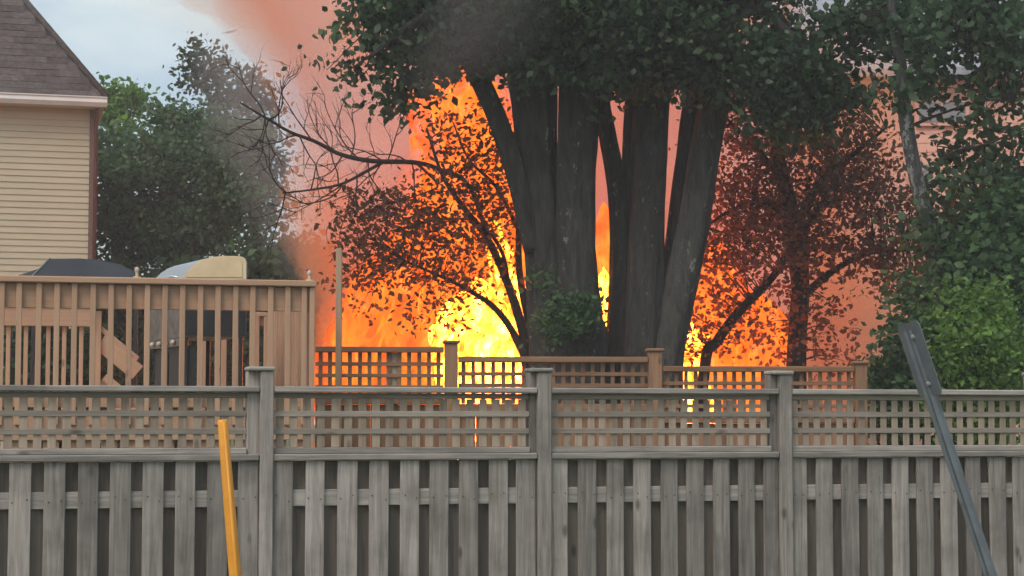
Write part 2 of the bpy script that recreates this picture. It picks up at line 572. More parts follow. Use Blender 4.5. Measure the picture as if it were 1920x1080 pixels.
# ------------------------------------------------------------------ fences
class Line:
    """A vertical plane over the plan line A-B; t(px) = metres along it seen at pixel column px."""
    def __init__(self, A, B):
        self.A = Vector((A[0], A[1])); d = Vector((B[0] - A[0], B[1] - A[1]))
        self.d = d.normalized()
        self.rz = math.atan2(self.d.y, self.d.x)

    def t(self, px):
        k = (px - 960) / F * math.cos(PITCH)
        # A + t d = s (k, 1)
        return (k * self.A.y - self.A.x) / (self.d.x - k * self.d.y)


def lattice(parent, x0, x1, zb, zt, y, pitch, rows, mz, mx_, slat=0.042, thick=0.008, row_h=0.031):
    """Square-cut lattice: each slat a piece of its own. rows = z centres of the level slats."""
    lp = empty('lattice_panel', (0, 0, 0)); lp.parent = parent
    n = max(1, int(round((x1 - x0) / pitch)))
    p = (x1 - x0) / n
    for i in range(n):
        cx = x0 + (i + 0.5) * p + random.uniform(-.003, .003)
        span('slat', cx - slat / 2, cx + slat / 2, y, y + thick, zb, zt, mz, lp, 0.002, jitter=0.006)
    for z in rows:
        span('slat', x0, x1, y - thick - 0.002, y - 0.002, z - row_h / 2, z + row_h / 2, mx_, lp, 0.002, jitter=0.0008)
    return lp


# ---- the near grey fence
A1 = P(0, 790, 11.2); B1 = P(1920, 790, 13.05)
ln = Line(A1, B1)
fence1 = empty('lattice_top_fence', (A1.x, A1.y, 0), ln.rz)
tag(fence1, 'weathered grey board fence with square lattice along its top', 'fence')
ZC, ZR0, ZR1, ZR2 = 1.842, 1.393, 1.432, 1.470    # cap top; rail under, rail top, lattice frame top
posts = [(-606, -570, -594, -570), (-66, -28, -54, -28), (463, 511, 486, 511), (993, 1030, 1005, 1030), (1445, 1480, 1457, 1480), (1932, 1968, 1944, 1968), (2434, 2468, 2445, 2468)]
post_top = [1.935, 1.93, 1.935, 1.94, 1.935, 1.94, 1.935]
ptt = []
for (a, b, c, d), zt in zip(posts, post_top):
    xa, xb, xc, xd = ln.t(a), ln.t(b), ln.t(c), ln.t(d)
    span('post', xa, xb, 0.0, 0.09, 0, zt, M['grey_wood'], fence1, 0.006)
    span('post_cover', xc, xd, -0.055, -0.002, 0, zt - 0.002, M['grey_wood'], fence1, 0.006)
    span('post_cap', xa - 0.006, xd + 0.008, -0.07, 0.10, zt, zt + 0.026, M['grey_wood_x'], fence1, 0.012)
    ptt.append((xa, xc, xd))
boards = [
    [(-569 + 61 * k, -530 + 61 * k) for k in range(8)] + [(-81, -54)],
    [(-25, -5), (19, 60), (84, 124), (148, 186), (208, 247), (269, 308), (330, 367), (390, 428), (447, 485)],
    [(512, 549), (573, 608), (633, 670), (692, 728), (750, 785), (805, 840), (860, 895), (916, 951), (967, 1003)],
    [(1031, 1062), (1082, 1116), (1136, 1167), (1186, 1218), (1237, 1268), (1285, 1317), (1335, 1365), (1382, 1412), (1429, 1456)],
    [(1481, 1509), (1527, 1557), (1575, 1606), (1623, 1652), (1669, 1699), (1715, 1745), (1760, 1790), (1807, 1834), (1851, 1881), (1895, 1925)],
    [(1969 + 46 * k, 1999 + 46 * k) for k in range(10)],
]
for bay in range(6):
    x0 = ptt[bay][2] + 0.003
    x1 = ptt[bay + 1][1] - 0.003
    xe = ptt[bay + 1][0] - 0.003
    # cap rail, its hanging batten, lattice frame, the two rails the boards are nailed to
    span('cap_rail', x0, x1, -0.05, 0.06, ZC - 0.036, ZC, M['grey_wood_x'], fence1, 0.006)
    span('top_batten', x0, xe, 0.004, 0.04, ZC - 0.072, ZC - 0.038, M['slat_x'], fence1)
    span('lattice_frame', x0, xe, -0.022, 0.04, ZR1 + 0.001, ZR2, M['grey_wood_x'], fence1)
    span('middle_rail', x0, x1, -0.048, 0.05, ZR0, ZR1, M['grey_wood_x'], fence1, 0.006)
    for zr in (1.165, 0.25):
        span('back_rail', x0, xe, 0.0, 0.038, zr - 0.05, zr + 0.05, M['grey_wood_x'], fence1)
    zt, zb = ZC - 0.0735, ZR2 + 0.001
    lattice(fence1, x0, xe, zb, zt, 0.012, 0.087 if bay < 3 else 0.080, [zb + 0.098, zb + 0.205], M['slat_z'], M['slat_x'], slat=0.049 if bay < 3 else 0.045, row_h=0.034)
    bl = boards[bay]
    for i, (a, b) in enumerate(bl):
        xa, xb = max(ln.t(a), x0), min(ln.t(b), x1)
        w = round(xb - xa, 3)
        c = (xa + xb) / 2
        span('board', c - w / 2, c + w / 2, -0.021 + random.uniform(-.002, .002), -0.002, 0.04, ZR0 - 0.002, M['grey_wood'], fence1, 0.003, jitter=0.002)
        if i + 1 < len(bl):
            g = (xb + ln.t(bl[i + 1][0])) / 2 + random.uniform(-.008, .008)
            span('back_board', g - 0.062, g + 0.062, 0.040, 0.058, 0.04, ZR0 - 0.004, M['shaded_wood'], fence1, 0.003, jitter=0.002)

M['nail'] = plain_mat('rusted nail', (0.06, 0.05, 0.045), 0.6, metal=0.4)
nm_ = bmesh.new(); bmesh.ops.create_cone(nm_, cap_ends=True, segments=8, radius1=0.0045, radius2=0.0045, depth=0.003)
nail_me = bpy.data.meshes.new('nail'); nm_.to_mesh(nail_me); nm_.free(); nail_me.materials.append(M['nail'])
for bd_ in [o for o in fence1.children if o.name.startswith('board')]:
    w_ = bd_.dimensions.x if bd_.dimensions.x else 0.12
    for dx in (-0.3, 0.3):
        nl = link('nail', nail_me, bd_)
        nl.location = (dx * w_ + random.uniform(-.008, .008), -0.0112, 1.165 - bd_.location.z + random.uniform(-.02, .02))
        nl.rotation_euler = (math.pi / 2, 0, 0)

# ---- the brown stepped fence by the fire
A2 = P(588, 790, 16.55); B2 = P(1625, 790, 16.9)
l2 = Line(A2, B2)
fence2 = empty('stepped_lattice_fence', (A2.x, A2.y, 0), l2.rz)
tag(fence2, 'brown stained lattice fence stepping down in front of the flames', 'fence')


def z2(y, Y=16.7):
    return P(960, y, Y).z


for a, b, y in [(833, 858, 645), (1216, 1241, 659), (1603, 1625, 682)]:
    xa, xb = l2.t(a), l2.t(b)
    span('post', xa, xb, -0.05, 0.06, 0, z2(y), M['brown_z'], fence2, 0.006)
    span('post_cap', xa - 0.018, xb + 0.018, -0.07, 0.08, z2(y), z2(y) + 0.028, M['brown_x'], fence2, 0.01)
for a, b, y in [(590, 832, 651), (859, 1215, 669), (1242, 1602, 686)]:
    xa, xb = l2.t(a) + 0.002, l2.t(b) - 0.002
    zt = z2(y)
    span('cap_rail', xa, xb, -0.045, 0.05, zt - 0.05, zt, M['brown_x'], fence2, 0.006)
    lz = zt - 0.41
    span('middle_rail', xa, xb, -0.045, 0.05, lz - 0.09, lz, M['brown_x'], fence2, 0.006)
    lattice(fence2, xa, xb, lz + 0.001, zt - 0.051, 0.006, 0.0855, [zt - 0.05 - 0.1 * k for k in (1.0, 2.0, 3.0)], M['brown_z'], M['brown_x'], slat=0.036, row_h=0.034)
    span('bottom_rail', xa, xb, 0.028, 0.066, 0.35, 0.44, M['brown_x'], fence2)
    n = int((xb - xa) / 0.148)
    p = (xb - xa) / n
    for i in range(n):
        gap = random.choice([0.001, 0.002, 0.003, 0.005])
        span('board', xa + i * p + gap / 2, xa + (i + 1) * p - gap / 2, 0.0, 0.02, 0.04, lz - 0.092, M['brown_z'], fence2, 0.003, jitter=0.002)
xa = l2.t(724); xb = l2.t(745)
span('stile', xa, xb, 0.02, 0.06, 0.0, z2(651) - 0.052, M['slat_z'], fence2)

# thin tall pole in front of it
pp = P(634, 790, 16.3)
pole = empty('wooden_pole', (pp.x, pp.y, 0))
tag(pole, 'slim tan wooden pole rising above the brown lattice fence', 'pole')
span('shaft', -0.026, 0.026, -0.026, 0.026, 0, P(634, 466, 16.3).z, M['pole_wood'], pole, 0.005)

# ------------------------------------------------------------------ the deck
A3 = P(-80, 790, 14.95); B3 = P(588, 790, 15.6)
l3 = Line(A3, B3)
deck = empty('raised_deck', (A3.x, A3.y, 0), l3.rz)
tag(deck, 'raised tan painted wooden deck with baluster railing', 'deck')
Lx = l3.t(588)
ZD = 1.72                        # deck floor
ZT = 2.775                       # top of the railing
DEPTH = 3.1
span('top_rail', -2.2, Lx + 0.01, -0.07, 0.075, ZT - 0.052, ZT, M['tan_x'], deck, 0.008)
span('rail_board', -2.2, Lx - 0.01, 0.001, 0.039, ZT - 0.25, ZT - 0.054, M['tan_x'], deck, 0.004)
span('lower_rail_board', -2.2, Lx - 0.01, 0.001, 0.039, ZD + 0.02, ZD + 0.14, M['tan_x'], deck, 0.004)
bal = [-30 - 34 * k for k in range(12, 0, -1)] + [-30, -1, 32, 69, 103, 136, 171, 205, 239, 273, 306, 339, 373, 406, 439, 471, 505, 537, 568]
for px in bal:
    t = l3.t(px)
    span('baluster', t - 0.021, t + 0.023, -0.040, -0.001, ZD - 0.12, ZT - 0.053, M['tan_z'], deck, 0.004, jitter=0.003)
span('corner_post', l3.t(578), l3.t(588), -0.045, 0.06, 0, ZT - 0.053, M['tan_z'], deck, 0.006)
span('fascia_board', -2.2, Lx - 0.05, 0.001, 0.04, ZD - 0.24, ZD - 0.03, M['tan_x'], deck, 0.004)
for k in range(20):              # floor planks run along the front edge
    y0 = 0.05 + k * (DEPTH / 20)
    span('floor_plank', -2.2, Lx - 0.01, y0, y0 + DEPTH / 20 - 0.008, ZD - 0.028, ZD, M['tan_x'], deck, 0.004)
k = 0
x = -2.2
while x < Lx - 0.16:             # skirt planks under the deck
    span('skirt_plank', x, x + 0.125, 0.044, 0.064, 0.03, ZD - 0.03, M['tan_z'], deck, 0.004, jitter=0.002)
    x += 0.15
for tx in (0.1, 1.6):
    span('support_post', tx, tx + 0.09, DEPTH - 0.1, DEPTH, 0, ZD - 0.03, M['tan_z'], deck)
# far railing with the opening for the stair
yb = DEPTH - 0.06


def tfar(px):                    # local x on the far edge of the deck
    q = P(px, 790, 10.0)
    k = q.x / q.y
    ox, oy = A3.x - math.sin(l3.rz) * yb, A3.y + math.cos(l3.rz) * yb
    return (k * oy - ox) / (l3.d.x - k * l3.d.y)


fx = tfar(168)
span('far_rail_board', -2.2, fx, yb - 0.082, yb - 0.043, ZT - 0.25, ZT - 0.07, M['tan_x'], deck)
span('far_rail_cap', -2.2, fx + 0.04, yb - 0.10, yb + 0.05, ZT - 0.068, ZT - 0.03, M['tan_x'], deck)
for px in (-20, 13, 46, 88, 118, 150):
    t = tfar(px)
    span('far_baluster', t - 0.02, t + 0.02, yb - 0.041, yb - 0.002, ZD - 0.1, ZT - 0.07, M['tan_z'], deck)
span('newel_post', fx + 0.005, fx + 0.095, yb - 0.03, yb + 0.06, 0, ZT - 0.1, M['tan_z'], deck)
gx = tfar(474)
span('far_rail_cap', gx, Lx - 0.02, yb - 0.04, yb + 0.09, ZT - 0.13, ZT - 0.09, M['tan_x'], deck)
span('far_rail_board', gx, Lx - 0.02, yb, yb + 0.04, ZT - 0.22, ZT - 0.132, M['tan_x'], deck)
for px in (480, 497, 514, 531, 549, 566):
    t = tfar(px)
    span('far_baluster', t - 0.022, t + 0.022, yb - 0.041, yb - 0.002, ZD - 0.1, ZT - 0.132, M['tan_z'], deck)
for px in (382, 418, 449):       # short posts beside the stair
    t = tfar(px)
    span('stair_baluster', t - 0.025, t + 0.025, yb - 0.04, yb, ZD - 0.1, P(px, 628, 18.3).z, M['tan_z'], deck)
# side railing along the right edge
span('side_rail_cap', Lx - 0.07, Lx + 0.005, 0.08, yb - 0.045, ZT - 0.06, ZT - 0.02, M['tan_z'], deck)
for k in range(14):
    y0 = 0.2 + k * 0.2
    span('side_baluster', Lx - 0.06, Lx - 0.02, y0, y0 + 0.04, ZD - 0.1, ZT - 0.061, M['tan_z'], deck)
# stair going down behind, handrails and stringer as sloped boards
s0 = Vector((fx + 0.10, yb + 0.02, P(172, 622, 18.3).z))
s1 = Vector((tfar(246), yb + 0.02, P(246, 668, 18.3).z))
ang = math.atan2(s1.z - s0.z, s1.x - s0.x)
for nm, dz, h in (('stair_handrail', 0.0, 0.05), ('stair_board', -0.13, 0.16), ('stair_stringer', -0.52, 0.22)):
    c = (s0 + s1) / 2
    box(nm, ((s1 - s0).length * 1.25, 0.04, h), (c.x + 0.02, c.y - 0.005 * h, c.z + dz), M['tan_x'], deck, 0.004, (0, -ang, 0))

# small lights on the rail
for px, nm_lab in ((253, 'small pale lamp on the deck rail between the black canopy and the grill'), (578, 'small pale lamp on the corner post of the deck rail')):
    t = l3.t(px)
    wp = fence_pt = Vector((A3.x + l3.d.x * t, A3.y + l3.d.y * t, ZT))
    lamp = empty('rail_lamp', (wp.x, wp.y, ZT), l3.rz)
    tag(lamp, nm_lab, 'lamp', 'small lamps on the deck rail')
    b = MB(); b.tube([Vector((0, 0, 0.0)), Vector((0, 0, 0.012)), Vector((0, 0, 0.013)), Vector((0, 0, 0.045))], [0.03, 0.03, 0.012, 0.012], 10)
    b.build('base', M['cream_metal'], lamp, False)
    b = MB(); b.tube([Vector((0, 0, 0.04)), Vector((0, 0, 0.05)), Vector((0, 0, 0.07)), Vector((0, 0, 0.085)), Vector((0, 0, 0.09))], [0.008, 0.017, 0.02, 0.012, 0.003], 10)
    b.build('globe', M['lamp_white'], lamp)

# ------------------------------------------------------------------ the grill on the deck
GY = 16.3
g0 = P(341, 520, GY); g1 = P(463, 520, GY)
grill = empty('barbecue_grill', (g0.x, GY, ZD), 0)
tag(grill, 'stainless steel barbecue grill with cream lid end on the deck', 'grill')
gw = g1.x - g0.x
ext = Vector((-0.42, 0.80, 0))   # the long axis runs away to the left


def prism(name, prof, vec, mat, parent, inset=0.0, smooth=False, caps=True):
    n = len(prof)
    v = [Vector(p) for p in prof] + [Vector(p) + vec for p in prof]
    f = [(i, (i + 1) % n, n + (i + 1) % n, n + i) for i in range(n)]
    if caps:
        f += [tuple(range(n))[::-1], tuple(range(n, 2 * n))]
    return link(name, mesh(name, v, f), parent, mat, smooth)


def gp(x, y):
    q = P(x, y, GY)
    return Vector((q.x - g0.x, 0, q.z - ZD))


lid = [gp(341, 524)] + [gp(*q) for q in ((345, 517), (352, 508), (362, 498), (374, 490), (388, 484.5), (402, 481.5), (420, 480), (445, 480), (455, 481.5), (461, 486), (463, 493), (463, 524))]
lo = prism('lid', lid, ext, M['steel'], grill, smooth=False)
c0 = sum(lid, Vector()) / len(lid)
endp = [c0 + (p - c0) * 0.985 + Vector((0, -0.006, 0)) for p in lid]
prism('lid_end', endp, Vector((0, -0.014, 0)), M['cream_metal'], lo)
endp2 = [c0 + (p - c0) * 0.86 + Vector((0, -0.021, 0)) for p in lid]
prism('lid_end_panel', endp2, Vector((0, -0.006, 0)), M['cream_metal'], lo)
hb = [Vector((-0.03, 0.10, gp(341, 520).z)), Vector((-0.10, 0.13, gp(341, 516).z)), Vector((-0.36, 0.66, gp(341, 516).z)), Vector((-0.30, 0.66, gp(341, 520).z))]
b = MB(); b.tube(hb, [0.012] * 4, 8); b.build('lid_handle', M['steel'], lo)
zf0, zf1 = gp(341, 632).z, gp(341, 526).z
fb = [Vector((0, 0, zf0)), Vector((gw, 0, zf0)), Vector((gw, 0, zf1)), Vector((0, 0, zf1))]
fo = prism('firebox', fb, ext, M['grill_grey'], grill)
prism('firebox_end', [Vector((0.01, -0.004, zf0 + .01)), Vector((gw - .01, -0.004, zf0 + .01)), Vector((gw - .01, -0.004, zf1 - .01)), Vector((0.01, -0.004, zf1 - .01))], Vector((0, -0.02, 0)), M['black_metal'], fo)
ctl = prism('control_panel', [Vector((-0.03, 0.05, zf0 - 0.075)), Vector((0.03, 0.05, zf0 - 0.075)), Vector((0.03, 0.05, zf0 - 0.004)), Vector((-0.03, 0.05, zf0 - 0.004))], ext * 0.9, M['grill_grey'], grill)
for k in range(4):
    b = MB()
    c = Vector((-0.035, 0.05, zf0 - 0.04)) + ext * (0.12 + 0.22 * k)
    nrm = Vector((-ext.y, ext.x, 0)).normalized()
    b.tube([c, c + nrm * 0.012, c + nrm * 0.03], [0.024, 0.024, 0.016], 12)
    b.build('knob', M['lamp_white'], ctl)
cart = prism('cart_cabinet', [Vector((0.03, 0.03, 0.08)), Vector((0.12, 0.03, 0.08)), Vector((0.12, 0.03, zf0 - 0.08)), Vector((0.03, 0.03, zf0 - 0.08))], ext * 0.92, M['black_metal'], grill)
for k in range(2):
    d0 = Vector((0.026, 0.03, 0.1)) + ext * (0.03 + 0.45 * k)
    nrm = Vector((-ext.y, ext.x, 0)).normalized() * 0.012
    v = ext * 0.4
    prism('cabinet_door', [d0, d0 + nrm, d0 + nrm + Vector((0, 0, zf0 - 0.22)), d0 + Vector((0, 0, zf0 - 0.22))], v, M['black_metal'], cart)
for (x, y) in ((0.04, 0.02), (gw - 0.05, 0.02)):
    for s in (0.0, 0.95):
        q = Vector((x, y, 0)) + ext * s
        span('leg', q.x - 0.018, q.x + 0.018, q.y - 0.018, q.y + 0.018, 0.0, zf0 - 0.002, M['black_metal'], grill)

# ------------------------------------------------------------------ black canopy beyond the deck
CY = 20.0
cb = P(135, 515, CY)
can = empty('grill_canopy', (cb.x, CY, 0))
tag(can, 'small black cloth canopy roof beside the cream house', 'canopy')


def cp(x, y, dy=0.0):
    q = P(x, y, CY + dy)
    return Vector((q.x - cb.x, dy, q.z))


bot = [cp(58, 521), cp(262, 521), cp(250, 521, 1.2), cp(20, 521, 1.2)]
top = [cp(94, 485, 0.35), cp(150, 484.5, 0.35), cp(192, 488, 0.35), cp(226, 496, 0.3), cp(250, 508, 0.15)]
topb = [p + Vector((-0.02, 0.45, 0)) for p in top]
v = bot + top + topb
f = [(0, 1, 8, 7, 6, 5, 4), (3, 2, 13, 12, 11, 10, 9)[::-1], (0, 4, 9, 3), (1, 2, 13, 8), (4, 5, 10, 9), (5, 6, 11, 10), (6, 7, 12, 11), (7, 8, 13, 12), (0, 3, 2, 1)]
link('canopy_roof', mesh('canopy', v, f), can, M['black_cloth'])
b = MB(); b.tube([bot[0] + Vector((0.0, -0.004, 0.0)), top[0] + Vector((0, -0.004, 0.004))], [0.011, 0.009], 6); b.build('piping', M['galv'], can)
for p in bot:
    q = p * 0.94; 
    span('canopy_post', q.x - 0.02, q.x + 0.02, p.y * 0.9 + 0.02, p.y * 0.9 + 0.06, 0, p.z - 0.003, M['black_metal'], can)

# ------------------------------------------------------------------ cream house on the left
HA = R(15)
hc = P(170, 400, 28.0)
house = empty('cream_house', (hc.x, 28.0, 0), HA)        # local -x runs left along the wall, +y back
tag(house, 'cream sided house with brown shingle hip roof and white gutter', 'house')
ZE = P(170, 205, 28.0).z        # underside of the gutter
WL = 9.0
span('wall_core', -WL, 0, 0.05, 7.0, 0, ZE, M['siding'], house, 0)
span('lower_wall', -WL, -0.02, 0.02, 0.049, 0, 2.6, M['siding'], house, 0)
# lapped siding courses
ex = 0.0935
nc = int((ZE - 2.6) / ex) + 1
cv = [(-3.4, 0.049, 0), (-0.03, 0.049, 0), (-3.4, 0.026, 0), (-0.03, 0.026, 0), (-3.4, 0.04, ex + 0.012), (-0.03, 0.04, ex + 0.012)]
cm = mesh('course', cv, [(2, 3, 5, 4), (0, 1, 3, 2), (0, 2, 4), (1, 5, 3)])
cm.materials.append(M['siding'])
for i in range(nc):
    z = 2.6 + i * ex
    if z + ex > ZE: break
    o = link('siding_board', cm, house); o.location = (0, 0, z)
span('wall_left_part', -WL, -3.41, 0.02, 0.049, 2.6, ZE, M['siding'], house, 0)
span('corner_trim', -0.028, 0.035, 0.0, 0.049, 0, ZE - 0.01, M['brown_trim'], house)
b = MB(); b.tube([Vector((0.07, -0.10, ZE + 0.01)), Vector((0.07, -0.05, ZE - 0.12)), Vector((0.062, 0.02, ZE - 0.2)), Vector((0.062, 0.03, 0.05))], [0.03] * 4, 8)
b.build('downspout', M['brown_trim'], house)
# eave, gutter, hip roof
OH = 0.17
span('soffit', -WL, OH, -OH, 7.0, ZE, ZE + 0.03, M['white_trim'], house, 0)
gz = ZE
gprof = [(-OH - 0.01, gz), (-OH - 0.10, gz), (-OH - 0.135, gz + 0.06), (-OH - 0.125, gz + 0.115), (-OH - 0.14, gz + 0.13), (-OH - 0.14, gz + 0.145), (-OH - 0.01, gz + 0.145)]
prism('gutter', [Vector((-WL, y, z)) for y, z in gprof], Vector((WL + OH + 0.03, 0, 0)), M['white_trim'], house)
PIT = R(54)
ze2 = ZE + 0.15
D = 3.4
rise = D * math.tan(PIT)
ox = OH
v = [(-WL, -OH - 0.06, ze2), (ox + 0.02, -OH - 0.06, ze2), (ox - D, D - OH, ze2 + rise), (-WL, D - OH, ze2 + rise), (ox + 0.02, 7.0, ze2)]
link('roof_deck', mesh('roof', [Vector(p) for p in v], [(0, 1, 2, 3), (1, 4, 2)]), house, M['shingle'])
# shingles: thin tabs, each a piece
sw, se, stl = 0.31, 0.135, 0.17
sb = bmesh.new(); bmesh.ops.create_cube(sb, size=1.0)
for q in sb.verts:
    q.co.x *= sw - 0.002; q.co.y *= stl; q.co.z *= 0.009
sm = bpy.data.meshes.new('shingle'); sb.to_mesh(sm); sb.free(); sm.materials.append(M['shingle'])
slope = Vector((0, math.cos(PIT), math.sin(PIT)))
nrm = Vector((0, -math.sin(PIT), math.cos(PIT)))
row = 0
while True:
    s = row * se + stl / 2 - 0.03
    base = Vector((0, -OH - 0.06, ze2)) + slope * s
    edge = ox + 0.02 - (s + stl * 0.5) * math.cos(PIT)
    if base.z > P(100, -60, 29.5).z: break
    x = edge - sw / 2
    # cut the last tab along the hip by shifting it in
    x -= (row % 2) * 0.06
    first = True
    while x > -3.2:
        o = link('shingle', sm, house)
        o.location = base + Vector((x, 0, 0)) + nrm * (0.012 + random.uniform(0, .004))
        o.rotation_euler = (PIT - R(2.2), 0, random.uniform(-.004, .004))
        x -= sw
    row += 1
b = MB()
hv = Vector((-1, 1, math.tan(PIT))).normalized()
b.tube([Vector((ox + 0.02, -OH - 0.06, ze2 + 0.01)), Vector((ox + 0.02, -OH - 0.06, ze2 + 0.01)) + hv * 4.0], [0.05, 0.05], 8)
b.build('hip_ridge', M['shingle'], house)

# ------------------------------------------------------------------ house on the right behind the smoke, fire glow put into its siding colour
h2 = P(1532, 600, 31.0)
house2 = empty('glow_tinted_house', (h2.x, 31.0, 0), R(-6))
tag(house2, 'two storey house with fire glow tinted siding and grey roof behind the trees', 'house')
Z2 = P(1800, 152, 31.0).z
span('wall_core', 0, 6.5, 0.05, 7.0, 0, Z2, M['glow_siding'], house2, 0)
ex2 = 0.15
nc2 = int(Z2 / ex2)
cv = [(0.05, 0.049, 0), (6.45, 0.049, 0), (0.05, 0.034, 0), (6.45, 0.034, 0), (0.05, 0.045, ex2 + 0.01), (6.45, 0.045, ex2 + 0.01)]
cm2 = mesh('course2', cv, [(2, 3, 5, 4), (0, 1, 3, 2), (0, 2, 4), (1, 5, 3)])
cm2.materials.append(M['glow_siding'])
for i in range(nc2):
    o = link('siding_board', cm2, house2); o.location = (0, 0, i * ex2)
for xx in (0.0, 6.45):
    span('corner_trim', xx - 0.03, xx + 0.06, -0.01, 0.02, 0, Z2, M['glow_siding'], house2)


def win(x0, x1, y0, y1):
    a = P(x0, y0, 31.0); c = P(x1, y1, 31.0)
    lx0 = a.x - h2.x; lx1 = c.x - h2.x
    w = span('window', lx0, lx1, -0.03, 0.012, c.z, a.z, M['glow_siding'], house2)
    cx, cz = w.location.x, w.location.z
    nm = [span('pane', lx0 + 0.06 - cx, -0.015, -0.012, -0.002, c.z + 0.06 - cz, a.z - 0.06 - cz, M['glass'], w),
          span('pane', 0.015, lx1 - 0.06 - cx, -0.012, -0.002, c.z + 0.06 - cz, a.z - 0.06 - cz, M['glass'], w)]
    for p_ in nm: p_.location.y = -0.028


win(1712, 1812, 190, 240)
win(1700, 1752, 305, 372)
ov = 0.35
v = [(-ov, -ov, Z2), (6.5 + ov, -ov, Z2), (6.5 + ov, 3.5, Z2 + 2.6), (-ov, 3.5, Z2 + 2.6), (6.5 + ov, 7.3, Z2), (-ov, 7.3, Z2)]
v2 = [Vector(p) for p in v] + [Vector(p) + Vector((0, 0, 0.12)) for p in v]
link('roof', mesh('roof2', v2, [(6, 7, 8, 9), (9, 8, 10, 11), (0, 3, 2, 1), (3, 5, 4, 2), (0, 1, 7, 6), (1, 2, 8, 7), (2, 4, 10, 8), (4, 5, 11, 10), (5, 3, 9, 11), (3, 0, 6, 9)]), house2, M['grey_shingle'])
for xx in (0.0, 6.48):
    link('gable', mesh('gable', [(xx, 0.05, Z2), (xx, 7, Z2), (xx, 3.5, Z2 + 2.35), (xx + .02, 0.05, Z2), (xx + .02, 7, Z2), (xx + .02, 3.5, Z2 + 2.35)], [(0, 2, 1), (3, 4, 5)]), house2, M['glow_siding'])

# ------------------------------------------------------------------ foliage
def leaf_mesh(name, centers, size, mat, parent, droop=0.3, tint=None, aspect=0.55, fold=0.25):
    """One folded diamond-like blade per centre: 6 verts, 4 triangles."""
    n = len(centers)
    C = np.asarray(centers, dtype=np.float64)
    th = rng.uniform(0, 2 * np.pi, n)
    el = rng.normal(-droop, 0.55, n)
    ax = np.stack([np.cos(th) * np.cos(el), np.sin(th) * np.cos(el), np.sin(el)], 1)     # midrib
    rv = rng.normal(0, 1, (n, 3))
    si = np.cross(ax, rv); si /= np.linalg.norm(si, axis=1, keepdims=True) + 1e-9
    nr = np.cross(ax, si)
    s = (size * rng.uniform(0.6, 1.3, n))[:, None]
    w = s * aspect * 0.5
    base = C - ax * s * 0.5
    v0 = base
    v1 = base + ax * s * 0.38 + si * w + nr * w * fold
    v2 = base + ax * s * 0.38 - si * w + nr * w * fold
    v3 = base + ax * s * 0.5
    v4 = base + ax * s * 0.72 + si * w * 0.62 + nr * w * fold
    v5 = base + ax * s * 0.72 - si * w * 0.62 + nr * w * fold
    v6 = base + ax * s - nr * s * 0.08
    V = np.stack([v0, v1, v2, v4, v5, v6], 1).reshape(-1, 3)
    idx = np.arange(n)[:, None] * 6
    T = np.concatenate([idx + np.array([[0, 1, 2]]), idx + np.array([[1, 3, 2]]), idx + np.array([[3, 4, 2]]), idx + np.array([[3, 5, 4]])], 1).reshape(-1)
    nt_ = len(T) // 3
    me = bpy.data.meshes.new(name)
    me.vertices.add(len(V)); me.vertices.foreach_set('co', V.ravel())
    me.loops.add(len(T)); me.loops.foreach_set('vertex_index', T)
    me.polygons.add(nt_); me.polygons.foreach_set('loop_start', np.arange(nt_) * 3)
    at = me.attributes.new('tint', 'FLOAT', 'POINT')
    tv = np.repeat(np.clip(rng.beta(2, 2.5, n) if tint is None else tint, 0, 1), 6)
    at.data.foreach_set('value', tv.astype(np.float32))
    me.update(calc_edges=True)
    o = link(name, me, parent, mat)
    o['kind'] = 'stuff'
    return o


def blob_clusters(blobs):
    """blobs: (px, py, Y, rx px, ry px, depth m, clusters) -> cluster centres (world)."""
    out = []
    for (px, py, Y, rx, ry, dep, n) in blobs:
        c = P(px, py, Y)
        for _ in range(n):
            while True:
                q = rng.uniform(-1, 1, 3)
                d = np.dot(q, q)
                if d <= 1 and rng.random() < 0.35 + 0.65 * d: break
            out.append((c.x + q[0] * rx * mpp(Y), c.y + q[1] * dep, c.z + q[2] * ry * mpp(Y)))
    return np.array(out)


def to_px(c):
    d = Vector(c) - EYE
    z = d.dot(FWD)
    return 960 + F * d.x / z, 540 - F * d.dot(UP) / z


def thin(cl, holes):
    """Leave openings in a crown: (px, py, rx, ry, share dropped)."""
    keep = []
    for c in cl:
        x, y = to_px(c)
        ok = True
        for hx, hy, rx, ry, pr in holes:
            if ((x - hx) / rx) ** 2 + ((y - hy) / ry) ** 2 < 1 and rng.random() < pr: ok = False
        if ok: keep.append(c)
    return np.array(keep)


def sprays(defs, n=9, jit=0.07):
    """Drooping twigs: clusters strung along curves ((px, py, Y) -> (px, py, Y)). Returns clusters and the curve points."""
    out, curves = [], []
    for (x0, y0, Y0, x1, y1, Y1) in defs:
        a, b_ = P(x0, y0, Y0), P(x1, y1, Y1)
        mid = (a + b_) / 2 + Vector((0, 0, 0.12 * (b_ - a).length))
        pc, rc = catmull([a, mid, b_], [0.014, 0.009, 0.003], 6)
        curves.append((pc, rc))
        for k in range(n):
            t = 0.25 + 0.75 * (k + rng.random()) / n
            q = pc[min(int(t * (len(pc) - 1)), len(pc) - 1)]
            out.append((q.x + rng.normal(0, jit), q.y + rng.normal(0, jit), q.z + rng.normal(0, jit) - 0.03))
    return np.array(out), curves


def scatter(clusters, per, sigma):
    n = len(clusters)
    k = rng.poisson(per, n)
    C = np.repeat(clusters, k, axis=0)
    cl = np.repeat(rng.normal(0, 0.16, n), k)
    pts = C + rng.normal(0, 1, C.shape) * np.array([sigma, sigma, sigma * 0.75])
    tint = np.clip(0.42 + cl + rng.normal(0, 0.17, len(C)), 0, 1)
    return pts, tint


